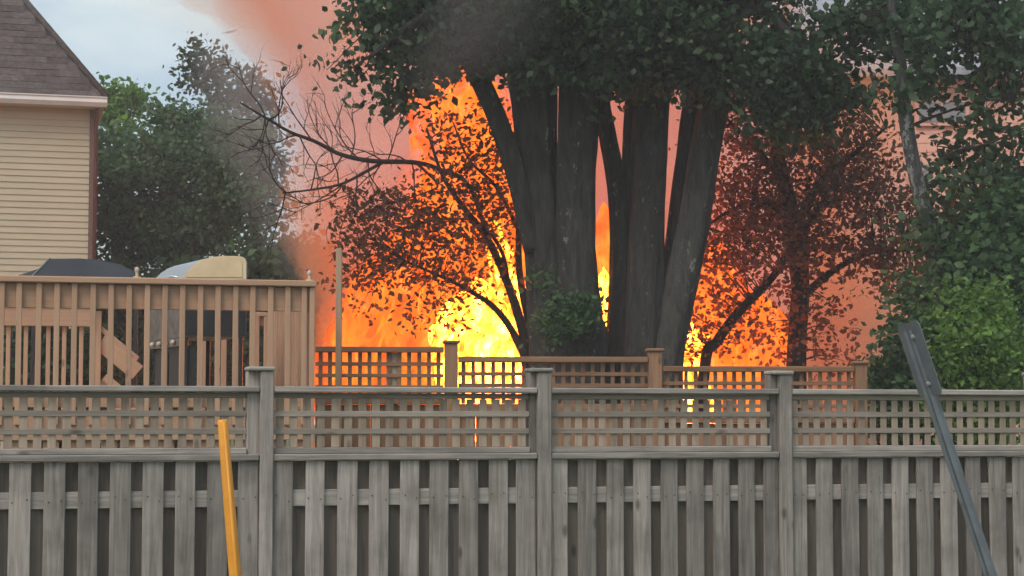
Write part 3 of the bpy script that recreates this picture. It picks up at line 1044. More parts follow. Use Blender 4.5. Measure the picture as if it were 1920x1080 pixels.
def twig_mesh(parent, clusters, limb_pts, mat, every=1, r=0.008, name='twigs', reach=2.5):
    mb = MB()
    LP = np.array([tuple(p) for p in limb_pts])
    for i, c in enumerate(clusters):
        if i % every: continue
        d = np.linalg.norm(LP - c, axis=1)
        # prefer limb points below the cluster
        d = d + np.maximum(0, LP[:, 2] - c[2]) * 0.6
        j = int(np.argmin(d))
        a = Vector(LP[j]); b_ = Vector(c)
        L_ = (b_ - a).length
        if L_ > reach: continue
        mid = (a + b_) / 2 + Vector((random.uniform(-.12, .12), random.uniform(-.12, .12), random.uniform(0.0, .18))) * L_
        pts, rad = catmull([a, mid, b_], [r * (1 + L_ * .5), r * .8, r * .35], 3)
        mb.tube(pts, rad, 4, cap=False)
    if mb.v:
        o = mb.build(name, mat, parent)
        o['kind'] = 'stuff'
        return o


def stems(parent, defs, mat, sides=12, rough=0.12, name='trunk', flute=0.0):
    """defs: list of lists of (px, py, Y, width px). Returns sampled points along them."""
    allp = []
    for i, d in enumerate(defs):
        pts = [P(x, y, Y) for x, y, Y, w in d]
        rad = [w * mpp(Y) / 2 for x, y, Y, w in d]
        for p in pts: p.z = max(p.z, -0.05)
        cp_, cr_ = catmull(pts, rad, 7 if not flute else 14)
        mb = MB(); mb.tube(cp_, cr_, sides, rough, seed=i * 3.7, flute=flute)
        mb.build(name, mat, parent)
        allp += [p for p in cp_ if p.z > 0.8]
    return allp


# ---- the big many-stemmed maple
TY = 20.5
bc = P(1110, 700, TY)
maple = empty('maple_tree', (0, 0, 0))
tag(maple, 'large many trunked maple with dense dark crown beside the flames', 'tree')
GB = 1080                        # about the ground line at this depth
tr = [
    [(1085, GB, 20.4, 190), (1050, 800, 20.4, 120), (1036, 640, 20.4, 88), (1026, 500, 20.4, 82), (1010, 330, 20.4, 80), (1000, 150, 20.4, 98), (975, -30, 20.4, 84), (950, -250, 20.3, 60)],
    [(1110, GB, 20.25, 190), (1098, 800, 20.25, 120), (1092, 640, 20.25, 92), (1082, 500, 20.25, 80), (1080, 330, 20.25, 82), (1085, 150, 20.25, 86), (1092, -30, 20.3, 82), (1100, -250, 20.3, 60)],
    [(1150, GB, 20.7, 150), (1160, 800, 20.7, 90), (1163, 640, 20.7, 62), (1166, 480, 20.7, 46), (1158, 360, 20.7, 38), (1140, 260, 20.7, 34), (1128, 190, 20.7, 34), (1134, 130, 20.8, 34), (1140, -40, 20.8, 40)],
    [(1170, GB, 20.75, 130), (1185, 700, 20.75, 60), (1184, 480, 20.75, 40), (1183, 320, 20.75, 36), (1190, 180, 20.75, 36), (1198, 0, 20.75, 40)],
    [(1175, GB, 20.4, 190), (1200, 800, 20.4, 118), (1210, 640, 20.4, 88), (1214, 480, 20.4, 76), (1218, 330, 20.4, 72), (1222, 170, 20.4, 76), (1230, 0, 20.4, 76), (1240, -250, 20.4, 55)],
    [(1195, GB, 20.6, 160), (1225, 800, 20.6, 80), (1248, 640, 20.6, 62), (1262, 520, 20.6, 48), (1275, 380, 20.6, 40), (1288, 260, 20.6, 34), (1300, 160, 20.6, 34), (1305, 0, 20.6, 36)],
    [(1205, GB, 20.35, 180), (1228, 800, 20.35, 105), (1248, 660, 20.35, 78), (1272, 560, 20.35, 66), (1300, 420, 20.35, 62), (1322, 290, 20.35, 62), (1340, 180, 20.35, 66), (1350, 60, 20.35, 68), (1358, -120, 20.35, 52)],
    [(1100, GB, 20.1, 170), (1075, 850, 20.1, 130), (1085, 720, 20.1, 90), (1120, 640, 20.1, 46), (1115, 590, 20.15, 20)],
]
limbs = [
    [(1000, 470, 20.3, 36), (968, 330, 20.25, 40), (932, 220, 20.2, 40), (890, 130, 20.1, 38), (850, 60, 20.0, 36), (800, -20, 19.9, 30), (740, -70, 19.8, 20)],
    [(1345, 150, 20.3, 36), (1400, 130, 20.2, 26), (1460, 115, 20.1, 22), (1540, 70, 20.0, 18), (1620, 10, 19.9, 14)],
    [(1130, 60, 20.2, 40), (1020, 10, 19.8, 30), (900, -10, 19.4, 24), (780, 40, 19.1, 16), (690, 110, 18.9, 8)],
    [(1240, 50, 20.2, 40), (1330, -10, 19.8, 30), (1430, 20, 19.4, 22), (1530, 120, 19.2, 12)],
    [(1090, 100, 20.0, 40), (1080, 20, 19.3, 30), (1050, -60, 18.8, 20)],
    [(1350, 60, 20.3, 30), (1420, -40, 20.0, 24), (1560, -60, 19.8, 18), (1720, 0, 19.6, 12)],
]
tr = [[(x, y, Y, w * (0.9 if y < 750 else 0.95)) for x, y, Y, w in d_] for d_ in tr]
lp = stems(maple, tr[:6] + tr[7:], M['bark'], 36, 0.14, 'trunk', 0.07) + stems(maple, tr[6:7], M['bark_lit'], 36, 0.12, 'trunk', 0.05)
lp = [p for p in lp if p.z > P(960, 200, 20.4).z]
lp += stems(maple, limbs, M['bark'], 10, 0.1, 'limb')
mb_blobs = [
    (1080, 20, 19.9, 260, 95, 1.0, 210), (1080, -120, 20.2, 420, 110, 1.6, 200), (1250, 40, 19.8, 190, 100, 0.8, 130), (920, -10, 19.8, 130, 85, 0.8, 95),
    (1430, 110, 19.7, 110, 95, 0.6, 90), (1520, 170, 19.6, 75, 60, 0.5, 44), (1400, -10, 19.9, 110, 60, 0.8, 40), (1400, 60, 20.2, 80, 90, 0.5, 50),
    (780, -60, 19.5, 110, 50, 0.6, 36), (1180, 110, 20.9, 70, 50, 0.4, 30),
]
cl = thin(blob_clusters(mb_blobs), [(1520, 40, 50, 60, 1.0), (1375, 110, 18, 60, 0.9), (1160, 165, 25, 40, .8), (1590, 70, 60, 60, .6), (1400, 30, 40, 50, .6), (850, 130, 40, 40, .9), (1450, 40, 60, 50, .5), (1300, 20, 50, 40, .4), (1372, 90, 50, 110, .85), (1600, 130, 70, 70, .8), (1470, 20, 90, 60, .7), (1560, 30, 90, 60, .6)])
pts, tint = scatter(cl, 66, 0.19)
leaf_mesh('crown', pts, 0.088, M['leaf_maple'], maple, 0.45, tint, 0.75)
sp_defs = [(840, -10, 19.5, 612, 132, 19.0), (850, 20, 19.6, 660, 165, 19.2), (830, 0, 19.4, 640, 75, 19.0), (830, -30, 19.4, 668, 20, 19.1), (860, 30, 19.6, 700, 190, 19.3), (870, 40, 19.7, 745, 225, 19.4),
           (880, 50, 19.8, 775, 205, 19.5), (880, 30, 19.6, 800, 150, 19.5), (840, 20, 19.5, 690, 110, 19.2), (820, -20, 19.4, 720, 60, 19.2), (900, 60, 19.8, 850, 125, 19.7), (930, 40, 19.9, 905, 120, 19.8),
           (820, 10, 19.6, 730, 150, 19.3), (860, 60, 19.7, 760, 170, 19.4), (800, -10, 19.4, 690, 60, 19.1), (960, 60, 19.9, 935, 130, 19.8), (880, 0, 19.5, 790, 90, 19.3), (860, 0, 19.5, 760, 110, 19.2),
           (1100, 90, 19.6, 1130, 175, 19.6), (1180, 90, 19.8, 1190, 180, 19.7), (1240, 90, 19.7, 1230, 185, 19.7), (1290, 90, 19.8, 1300, 170, 19.8), (1330, 60, 19.8, 1385, 150, 19.8), (1010, 70, 19.6, 1000, 150, 19.5),
           (1480, 150, 19.6, 1560, 250, 19.4), (1450, 150, 19.7, 1480, 245, 19.5), (1420, 130, 19.7, 1420, 200, 19.6), (1540, 170, 19.5, 1610, 190, 19.3), (1050, 80, 19.7, 1060, 145, 19.6), (1150, 100, 19.7, 1160, 165, 19.6)]
cl2, curves = sprays(sp_defs, 10, 0.09)
mb = MB()
for pc, rc in curves: mb.tube(pc, rc, 5, cap=False)
o = mb.build('hanging_twigs', M['bark_dark'], maple); o['kind'] = 'stuff'
pts2, tint2 = scatter(cl2, 19, 0.11)
leaf_mesh('hanging_foliage', pts2, 0.105, M['leaf_maple'], maple, 0.6, tint2, 0.6)
twig_mesh(maple, cl[::3], lp, M['bark_dark'], 1, 0.01)
cl3 = blob_clusters([(1050, 600, 19.75, 55, 32, 0.15, 16), (1090, 575, 19.75, 30, 25, 0.12, 6), (1020, 560, 19.9, 20, 40, 0.1, 4)])
pts3, tint3 = scatter(cl3, 30, 0.11)
leaf_mesh('trunk_shoots', pts3, 0.09, M['leaf_mid'], maple, 0.1, tint3, 0.5)

# ---- slender leafy tree in front of the fire, with bare boughs to the left
SY = 20.9
serv = empty('slender_tree', (0, 0, 0))
tag(serv, 'slender tree with sparse fire glow tinted leaves silhouetted against the tall flames', 'tree')
sd = [
    [(1010, GB, 21.0, 40), (1000, 720, 21.0, 24), (985, 640, 21.0, 20), (955, 540, 21.0, 17), (915, 450, 21.0, 14), (870, 390, 20.9, 11), (830, 330, 20.8, 8), (800, 240, 20.8, 5)],
    [(1016, GB, 21.1, 40), (1008, 720, 21.1, 24), (1000, 640, 21.1, 18), (975, 520, 21.1, 14), (972, 420, 21.1, 11), (965, 330, 21.1, 8), (930, 250, 21.1, 5), (900, 180, 21.1, 3)],
    [(1005, GB, 20.9, 36), (990, 720, 20.9, 20), (970, 640, 20.9, 15), (930, 580, 20.9, 12), (880, 545, 20.8, 9), (830, 520, 20.7, 6), (760, 490, 20.6, 4)],
    [(955, 540, 21.0, 10), (940, 470, 21.0, 8), (900, 420, 21.0, 6), (850, 410, 20.9, 4), (780, 420, 20.8, 3)],
    [(972, 430, 21.1, 9), (930, 350, 21.0, 7), (880, 300, 20.9, 5), (850, 230, 20.9, 3)],
    [(915, 450, 21.0, 9), (880, 350, 20.9, 8), (830, 320, 20.8, 8), (780, 305, 20.7, 9), (700, 302, 20.5, 9), (640, 290, 20.4, 8), (590, 265, 20.3, 7), (545, 248, 20.2, 6), (500, 222, 20.1, 5), (450, 192, 20.0, 3)],
    [(720, 303, 20.55, 7), (680, 325, 20.5, 6), (640, 345, 20.4, 5), (590, 355, 20.3, 4), (530, 362, 20.2, 3)],
    [(505, 224, 20.1, 4), (520, 215, 20.1, 3), (530, 190, 20.1, 2.5), (525, 150, 20.1, 2)],
    [(780, 305, 20.7, 6), (820, 345, 20.75, 5), (800, 360, 20.7, 3), (740, 380, 20.6, 2.5)],
]
slp = stems(serv, sd, M['bark_dark'], 8, 0.08, 'stem')
mb = MB()
brg = random.Random(5)


def twigs_from(p0, dirv, length, r, depth):
    pts = [Vector(p0)]
    d = Vector(dirv).normalized()
    nseg = 5
    for k in range(nseg):
        d = (d + Vector((brg.uniform(-.35, .35), brg.uniform(-.25, .25), brg.uniform(-.3, .4)))).normalized()
        pts.append(pts[-1] + d * length / nseg)
    pc, rc = catmull(pts, [r * (1 - .75 * k / nseg) for k in range(nseg + 1)], 2)
    mb.tube(pc, rc, 4, cap=False)
    if depth:
        for k in (1, 2, 3, 4):
            if brg.random() < .85:
                dd = (d + Vector((brg.uniform(-.9, .6), brg.uniform(-.4, .4), brg.uniform(-.8, .9)))).normalized()
                twigs_from(pts[k], dd, length * brg.uniform(.4, .65), r * .6, depth - 1)


for i in range(26):
    bx = brg.uniform(470, 790)
    by = np.interp(bx, [450, 500, 545, 590, 640, 700, 780], [192, 222, 248, 265, 290, 302, 305]) if i % 3 else np.interp(bx, [530, 590, 640, 720], [362, 355, 345, 303])
    if not i % 3: bx = min(max(bx, 535), 720)
    by = by if i % 3 else np.interp(bx, [530, 590, 640, 720], [362, 355, 345, 303])
    p0 = P(bx, float(by), float(np.interp(bx, [450, 780], [20.0, 20.7])))
    twigs_from(p0, (brg.uniform(-1.0, .1), brg.uniform(-.3, .3), brg.choice([-.7, .9, .6, -.4])), brg.uniform(.45, .95), 0.0095, 2)
o = mb.build('bare_twigs', M['bark_dark'], serv); o['kind'] = 'stuff'
sb_ = [
    (830, 300, 20.7, 60, 60, 0.35, 26), (900, 270, 20.8, 55, 60, 0.3, 15), (760, 440, 20.6, 110, 75, 0.5, 52), (860, 400, 20.7, 110, 65, 0.45, 44), (700, 410, 20.5, 80, 50, 0.4, 24),
    (820, 480, 20.6, 90, 60, 0.4, 36), (700, 500, 20.5, 70, 70, 0.35, 26), (940, 420, 20.9, 50, 110, 0.3, 22), (790, 575, 20.6, 55, 45, 0.25, 16), (660, 540, 20.5, 45, 55, 0.3, 9),
    (930, 330, 20.9, 45, 70, .3, 14), (900, 500, 20.8, 60, 50, .3, 12), (960, 250, 20.9, 30, 60, .2, 5), (870, 210, 20.8, 60, 40, .3, 8), (880, 590, 20.7, 60, 40, .2, 4), (640, 390, 20.4, 40, 30, .2, 5),
]
scl = blob_clusters(sb_)
scl = scl[rng.random(len(scl)) < 0.62]
spt, stn = scatter(scl, 23, 0.16)
leaf_mesh('crown', spt, 0.076, M['leaf_glow_brown'], serv, 0.3, stn, 0.55)
twig_mesh(serv, scl, slp, M['bark_dark'], 1, 0.006, reach=1.8)

# ---- crab apple right of the maple
crab = empty('crab_apple_tree', (0, 0, 0))
tag(crab, 'crab apple with fire glow tinted leaves against the right hand flames', 'tree')
cd = [
    [(1490, GB, 21.5, 52), (1492, 760, 21.5, 42), (1494, 640, 21.5, 36), (1500, 540, 21.5, 34), (1490, 450, 21.5, 40), (1470, 340, 21.5, 30), (1450, 250, 21.5, 18), (1440, 160, 21.5, 8)],
    [(1300, GB, 21.3, 30), (1320, 700, 21.3, 22), (1345, 640, 21.3, 20), (1390, 580, 21.3, 18), (1440, 530, 21.4, 14), (1490, 460, 21.4, 12), (1540, 380, 21.4, 8)],
    [(1500, 560, 21.4, 18), (1540, 525, 21.3, 14), (1575, 500, 21.2, 11), (1630, 475, 21.1, 8), (1700, 470, 21.0, 4)],
    [(1490, 430, 21.5, 20), (1540, 340, 21.4, 14), (1600, 290, 21.3, 10), (1660, 240, 21.2, 5)],
    [(1480, 400, 21.5, 16), (1420, 380, 21.4, 10), (1360, 400, 21.3, 6), (1320, 430, 21.3, 4)],
    [(1475, 350, 21.5, 16), (1420, 280, 21.5, 10), (1370, 230, 21.5, 6), (1340, 200, 21.5, 4)],
]
clp = stems(crab, cd, M['bark_dark'], 10, 0.1, 'trunk')
cb_ = [
    (1500, 350, 21.2, 170, 110, 0.8, 120), (1600, 420, 21.0, 130, 100, 0.6, 85), (1400, 330, 21.4, 70, 120, 0.5, 45), (1480, 450, 21.1, 110, 70, 0.5, 55), (1600, 300, 21.2, 80, 90, 0.6, 36),
    (1670, 450, 20.9, 60, 60, 0.4, 20), (1340, 470, 21.3, 40, 60, .3, 12), (1400, 490, 21.1, 70, 60, .4, 22), (1330, 590, 21.4, 60, 70, .3, 17), (1420, 620, 21.4, 60, 60, .3, 14), (1540, 600, 21.2, 30, 70, .3, 12),
    (1560, 665, 21.2, 50, 22, .3, 8), (1290, 640, 21.5, 25, 40, .2, 6), (1540, 220, 21.4, 130, 70, .6, 50), (1410, 200, 21.5, 60, 70, .4, 22), (1480, 600, 21.3, 50, 80, .3, 10), (1720, 540, 20.9, 35, 35, .2, 8), (1640, 520, 20.9, 60, 25, .2, 8),
]
ccl = blob_clusters(cb_)
ccl = ccl[rng.random(len(ccl)) < 0.56]
cpt, ctn = scatter(ccl, 34, 0.18)
leaf_mesh('crown', cpt, 0.076, M['leaf_glow_red'], crab, 0.4, ctn, 0.6)
twig_mesh(crab, ccl, clp, M['bark_dark'], 1, 0.007, reach=2.0)

# ---- pale barked birch
birch = empty('birch_tree', (0, 0, 0))
tag(birch, 'leaning pale barked birch with green leaves in front of the glow tinted house', 'tree')
bd = [
    [(1800, GB + 10, 18.5, 64), (1780, 700, 18.5, 46), (1760, 560, 18.5, 42), (1742, 430, 18.5, 38), (1715, 320, 18.5, 36), (1698, 220, 18.5, 36), (1690, 130, 18.5, 30), (1675, 40, 18.5, 22), (1660, -80, 18.5, 12)],
    [(1697, 200, 18.5, 26), (1730, 130, 18.5, 18), (1780, 60, 18.6, 14), (1860, -10, 18.6, 10)],
    [(1700, 240, 18.5, 10), (1760, 215, 18.6, 7), (1840, 190, 18.6, 5), (1900, 190, 18.7, 3)],
    [(1725, 350, 18.5, 12), (1780, 290, 18.6, 8), (1850, 270, 18.6, 6), (1920, 240, 18.7, 4)],
    [(1750, 470, 18.5, 12), (1800, 420, 18.6, 9), (1860, 380, 18.6, 6), (1920, 360, 18.7, 4)],
]
bd = [[(x, y, Y, w * 0.78) for x, y, Y, w in d_] for d_ in bd]
bd[1] = [(x, y, Y + 0.25, w * 0.7) for x, y, Y, w in bd[1]]
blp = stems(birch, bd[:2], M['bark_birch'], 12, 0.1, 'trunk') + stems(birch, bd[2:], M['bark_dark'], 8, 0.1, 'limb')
bb_ = [
    (1760, 20, 19.2, 170, 60, 0.6, 48), (1890, 60, 19.0, 70, 80, 0.5, 34), (1640, 60, 19.3, 80, 45, 0.5, 22), (1870, 170, 19.0, 60, 45, 0.4, 12), (1905, 300, 18.9, 40, 90, 0.4, 14), (1810, 270, 19.2, 60, 40, 0.3, 6),
    (1850, 440, 19.0, 80, 45, 0.5, 18), (1900, 480, 18.9, 60, 60, .4, 24), (1740, 150, 19.3, 50, 50, .3, 8), (1580, 40, 19.4, 50, 40, .4, 7), (1770, 360, 18.4, 50, 25, .2, 4), (1700, 170, 18.3, 35, 40, .12, 4), (1735, 420, 18.3, 30, 30, .12, 4), (1720, 60, 18.3, 50, 40, .2, 8), (1830, 350, 19.2, 60, 30, .3, 7),
]
bcl = blob_clusters(bb_)
bpt, btn = scatter(bcl, 32, 0.16)
leaf_mesh('crown', bpt, 0.105, M['leaf_maple'], birch, 0.45, btn, 0.65)
twig_mesh(birch, bcl, blp, M['bark_dark'], 1, 0.007, reach=2.2)


def bush(name, label, cat, base, blobs, per, sigma, size, mat, asp=0.55, droop=0.1, stem_n=7):
    o = empty(name, (0, 0, 0))
    tag(o, label, cat)
    c = blob_clusters(blobs)
    p_, t_ = scatter(c, per, sigma)
    p_[:, 2] = np.maximum(p_[:, 2], 0.03)
    leaf_mesh('foliage', p_, size, mat, o, droop, t_, asp)
    ds = []
    cen = c[rng.permutation(len(c))[:stem_n]]
    lp_ = []
    mbq = MB()
    b0 = P(base[0], base[1], base[2])
    for q in cen:
        a = Vector((b0.x + random.uniform(-.15, .15), b0.y + random.uniform(-.1, .1), -0.03))
        mid = Vector((a.x * .6 + q[0] * .4, a.y * .6 + q[1] * .4, q[2] * .5))
        pc, rc = catmull([a, mid, Vector(q)], [0.028, 0.018, 0.006], 5)
        mbq.tube(pc, rc, 6, 0.05)
        lp_ += pc[3:]
    s = mbq.build('stems', M['bark_dark'], o); s['kind'] = 'stuff'
    twig_mesh(o, c, lp_, M['bark_dark'], 1, 0.005, reach=1.5)
    return o


bush('leafy_shrub', 'bright yellow green shrub rising above the right end of the grey fence', 'shrub', (1830, 800, 17.6),
     [(1820, 640, 17.5, 75, 75, 0.45, 60), (1800, 690, 17.4, 45, 60, 0.4, 28), (1870, 680, 17.5, 60, 70, 0.4, 40), (1850, 590, 17.5, 50, 45, 0.3, 24), (1830, 800, 17.5, 90, 80, 0.4, 50), (1800, 560, 17.6, 35, 30, .2, 8)], 42, 0.12, 0.065, M['leaf_light'])
bush('dark_shrub', 'dark green shrub between the bright shrub and the brown fence end', 'shrub', (1710, 800, 17.9),
     [(1710, 690, 17.9, 60, 70, 0.4, 46), (1740, 620, 18.0, 50, 50, 0.3, 26), (1690, 770, 17.9, 60, 70, 0.35, 36), (1670, 720, 18.0, 30, 30, .2, 8), (1720, 540, 18.2, 30, 30, .2, 5)], 38, 0.13, 0.085, M['leaf_dark'])
bush('tall_shrub', 'tall deep green shrub behind the bright yellow green shrub', 'shrub', (1850, 800, 18.6),
     [(1860, 510, 18.5, 80, 80, 0.5, 80), (1810, 490, 18.6, 60, 60, 0.4, 40), (1890, 600, 18.6, 60, 90, .4, 50), (1780, 590, 18.7, 50, 70, .3, 30), (1890, 420, 18.6, 50, 60, .4, 24), (1840, 700, 18.7, 90, 90, .4, 50)], 44, 0.15, 0.1, M['leaf_mid'], 0.6, 0.3)

bush('low_shrub', 'low dark shrub between the deck railing and the cream house', 'shrub', (80, 800, 21.5),
     [(60, 680, 21.5, 110, 70, 0.4, 90), (150, 690, 21.5, 60, 60, 0.3, 40), (80, 780, 21.5, 150, 70, 0.4, 60), (20, 640, 21.5, 60, 30, .3, 16)], 40, 0.14, 0.1, M['leaf_dark'])

# ---- trees at the left, behind the deck
def round_tree(name, label, trunk_def, blobs, per, sigma, size, mat, bark='bark_dark', asp=0.6, droop=0.35, reach=2.5, limbs=()):
    o = empty(name, (0, 0, 0))
    tag(o, label, 'tree')
    lp_ = stems(o, [trunk_def], M[bark], 10, 0.1, 'trunk')
    if limbs: lp_ += stems(o, limbs, M[bark], 8, 0.1, 'limb')
    c = blob_clusters(blobs)
    c = c[rng.random(len(c)) < 0.72]
    p_, t_ = scatter(c, per, sigma)
    leaf_mesh('crown', p_, size, mat, o, droop, t_, asp)
    twig_mesh(o, c[::2], lp_, M['bark_dark'], 1, 0.012, reach=reach)
    return o


lobes = []
lrg = random.Random(3)
for k in range(34):
    a_ = lrg.uniform(0, 2 * math.pi)
    rr = math.sqrt(lrg.uniform(0.1, 1.0))
    lx = 345 + 150 * rr * math.cos(a_)
    ly = 362 + 145 * rr * math.sin(a_)
    lobes.append((lx, ly, 33.9 - 1.3 * math.sqrt(max(0, 1 - rr * rr)) + lrg.uniform(-.3, .3), lrg.uniform(32, 58), lrg.uniform(24, 42), 0.4, int(lrg.uniform(9, 17))))
lobes += [(345, 350, 34.2, 140, 130, 0.5, 150), (230, 440, 33.6, 50, 60, .6, 24), (190, 400, 34.0, 25, 110, .4, 26), (185, 300, 34.0, 20, 60, .4, 10), (340, 480, 34, 150, 36, .6, 50)]
round_tree('round_tree', 'dense dark green round crowned tree beside the cream house',
           [(330, 960, 34, 40), (330, 700, 34, 34), (325, 520, 34, 28), (315, 420, 34, 22), (310, 330, 34, 16), (315, 230, 34, 8)],
           lobes, 62, 0.17, 0.11, M['leaf_round'], limbs=[[(325, 500, 34, 22), (370, 420, 33.9, 16), (420, 350, 33.8, 9)], [(318, 440, 34, 18), (270, 360, 33.9, 12), (240, 300, 33.8, 6)]])
round_tree('light_green_tree', 'light green treetop behind the dark round tree and gutter',
           [(225, 900, 40, 30), (225, 500, 40, 24), (222, 300, 40, 14), (222, 200, 40, 6)],
           [(225, 215, 40, 40, 55, .6, 34), (200, 190, 40, 18, 36, .3, 10), (250, 190, 40, 18, 30, .3, 10), (190, 250, 40, 30, 40, .4, 14)], 26, 0.17, 0.15, M['leaf_light'])  # lighter leaf green than the round tree
round_tree('smoky_tree', 'thin leaved tall tree fading into the drifting smoke',
           [(500, 930, 37, 34), (495, 700, 37, 28), (480, 450, 37, 22), (460, 300, 37, 16), (420, 200, 37, 9), (390, 110, 37, 4)],
           [(400, 150, 36.8, 45, 55, .6, 26), (450, 180, 36.8, 50, 50, .6, 26), (480, 250, 36.8, 55, 70, .7, 40), (500, 350, 36.8, 50, 80, .7, 44), (360, 110, 36.8, 22, 22, .3, 5), (520, 460, 36.8, 50, 60, .6, 30), (430, 250, 36.8, 60, 60, .7, 30), (380, 90, 36.8, 15, 15, .2, 3)],
           26, 0.2, 0.14, M['leaf_smoky'], limbs=[[(470, 380, 37, 12), (505, 280, 36.9, 8), (510, 200, 36.8, 4)], [(450, 270, 37, 10), (390, 180, 36.9, 6), (350, 115, 36.8, 3)]])
bush('back_hedge', 'dark hedge low behind the grill, veiled by smoke', 'hedge', (540, 800, 30),
     [(540, 530, 30, 90, 60, .6, 60), (470, 560, 30, 70, 50, .6, 40), (600, 560, 30, 60, 60, .6, 40), (540, 640, 30, 120, 100, .6, 120), (330, 620, 30, 210, 110, .6, 260), (120, 640, 30, 150, 100, .6, 120), (380, 720, 30, 300, 70, .6, 160)], 46, 0.22, 0.16, M['leaf_dark'], 0.6, 0.3, 12)

# ------------------------------------------------------------------ the fire
def flame_skin(path, k, seed, sides=36, flat=0.65, rough=1.0):
    """path: (px, py, Y, radius px), bottom to top -> one ragged closed flame body."""
    pts = [P(x, y, Y) for x, y, Y, r in path]
    rad = [r * mpp(Y) * k for x, y, Y, r in path]
    c, r = catmull(pts, rad, 12)
    n = len(c)
    v, f = [], []
    for i in range(n):
        tip = min(1.0, (n - 1 - i) / 8.0) ** 0.6
        sway = Vector((0.10 * mnoise.noise(Vector((seed, 0, c[i].z * 1.1))), 0, 0))
        for j in range(sides):
            an = 2 * math.pi * j / sides
            dx, dy = math.cos(an), math.sin(an) * flat
            q = Vector((c[i].x + dx * r[i], c[i].y + dy * r[i], c[i].z * 0.55)) * 1.5 + Vector((seed * 3.1, 0, 0))
            d = 1 + rough * (0.34 * mnoise.noise(q) + 0.26 * mnoise.noise(q * 2.2) + 0.20 * mnoise.noise(q * 4.6) + 0.1 * mnoise.noise(q * 9))
            lift = rough * 0.5 * r[i] * mnoise.noise(q * 1.7 + Vector((0, 0, 9)))
            v.append(c[i] + sway + Vector((dx * r[i] * d * tip, dy * r[i] * d * tip, lift)))
    for i in range(n - 1):
        for j in range(sides):
            j2 = (j + 1) % sides
            f.append((i * sides + j, i * sides + j2, (i + 1) * sides + j2, (i + 1) * sides + j))
    f.append(tuple(range(sides))[::-1]); f.append(tuple((n - 1) * sides + j for j in range(sides)))
    me = mesh('flame', v, f)
    bm = bmesh.new(); bm.from_mesh(me)
    bmesh.ops.recalc_face_normals(bm, faces=bm.faces); bm.to_mesh(me); bm.free()
    return me


def fire(name, label, bodies, seed0):
    o = empty(name, (0, 0, 0))
    tag(o, label, 'fire')
    for i, (kind, path) in enumerate(bodies):
        sd_ = seed0 + i * 1.7
        if kind == 'body':             # glowing gas with ragged brighter sheets inside it
            for k, mt in ((1.0, 'flame_outer'), (0.8, 'flame_outer'), (0.86, 'flame_sheet'), (0.62, 'flame_inner')):
                link('flame', flame_skin(path, k, sd_ + k * 5), o, M[mt], True)
        else:
            for k, mt in ((1.5, 'flame_halo'), (1.15, 'flame_inner'), (1.0, 'flame_core'), (0.7, 'flame_core')):
                link('flame', flame_skin(path, k, sd_ + k * 5, rough=1.3), o, M[mt], True)
    return o


fire('tall_fire', 'tall orange and yellow flames left of the many trunked maple', [
    ('body', [(890, 900, 23.6, 150), (885, 650, 23.6, 140), (890, 500, 23.6, 128), (885, 380, 23.6, 118), (875, 280, 23.6, 105), (858, 200, 23.6, 82), (845, 140, 23.6, 48), (838, 95, 23.6, 14)]),
    ('body', [(940, 800, 23.9, 120), (960, 550, 23.9, 100), (955, 400, 23.9, 85), (940, 280, 23.9, 65), (925, 190, 23.9, 38), (915, 130, 23.9, 10)]),
    ('body', [(760, 900, 24.0, 130), (765, 650, 24.0, 125), (775, 540, 24.0, 105), (790, 450, 24.0, 75), (800, 370, 24.0, 40), (805, 320, 24.0, 12)]),
    ('body', [(680, 900, 24.2, 100), (675, 680, 24.2, 90), (680, 600, 24.2, 75), (690, 530, 24.2, 50), (700, 470, 24.2, 14)]),
    ('body', [(1020, 800, 24.1, 90), (1020, 560, 24.1, 75), (1015, 440, 24.1, 50), (1010, 350, 24.1, 14)]),
    ('body', [(1140, 800, 24.1, 80), (1140, 600, 24.1, 65), (1138, 480, 24.1, 45), (1130, 380, 24.1, 12)]),
    ('core', [(920, 900, 23.0, 90), (915, 660, 23.0, 78), (905, 610, 23.0, 66), (895, 560, 23.0, 44), (890, 520, 23.0, 12)]),
    ('core', [(965, 900, 23.1, 50), (965, 640, 23.1, 42), (958, 560, 23.1, 30), (950, 500, 23.1, 8)]),
    ('core', [(855, 900, 23.1, 40), (850, 650, 23.1, 34), (845, 600, 23.1, 22), (842, 560, 23.1, 6)]),
    ('core', [(930, 560, 23.4, 16), (935, 500, 23.4, 26), (930, 450, 23.4, 18), (925, 410, 23.4, 5)]),
    ('core', [(1135, 900, 23.6, 30), (1136, 590, 23.6, 24), (1134, 530, 23.6, 12), (1132, 500, 23.6, 4)]),
], 3.0)
fire('low_fire', 'lower orange flames behind the crab apple, right of the maple', [
    ('body', [(1320, 900, 23.6, 110), (1320, 650, 23.6, 105), (1330, 570, 23.6, 88), (1340, 500, 23.6, 56), (1345, 440, 23.6, 14)]),
    ('body', [(1420, 900, 23.7, 90), (1420, 670, 23.7, 82), (1425, 610, 23.7, 60), (1430, 550, 23.7, 16)]),
    ('body', [(1265, 900, 23.8, 70), (1270, 650, 23.8, 60), (1275, 560, 23.8, 42), (1280, 490, 23.8, 10)]),
    ('core', [(1312, 900, 23.1, 30), (1308, 660, 23.1, 24), (1303, 630, 23.1, 16), (1300, 605, 23.1, 5)]),
    ('core', [(1268, 900, 23.1, 20), (1266, 680, 23.1, 15), (1264, 655, 23.1, 5)]),
], 40.0)
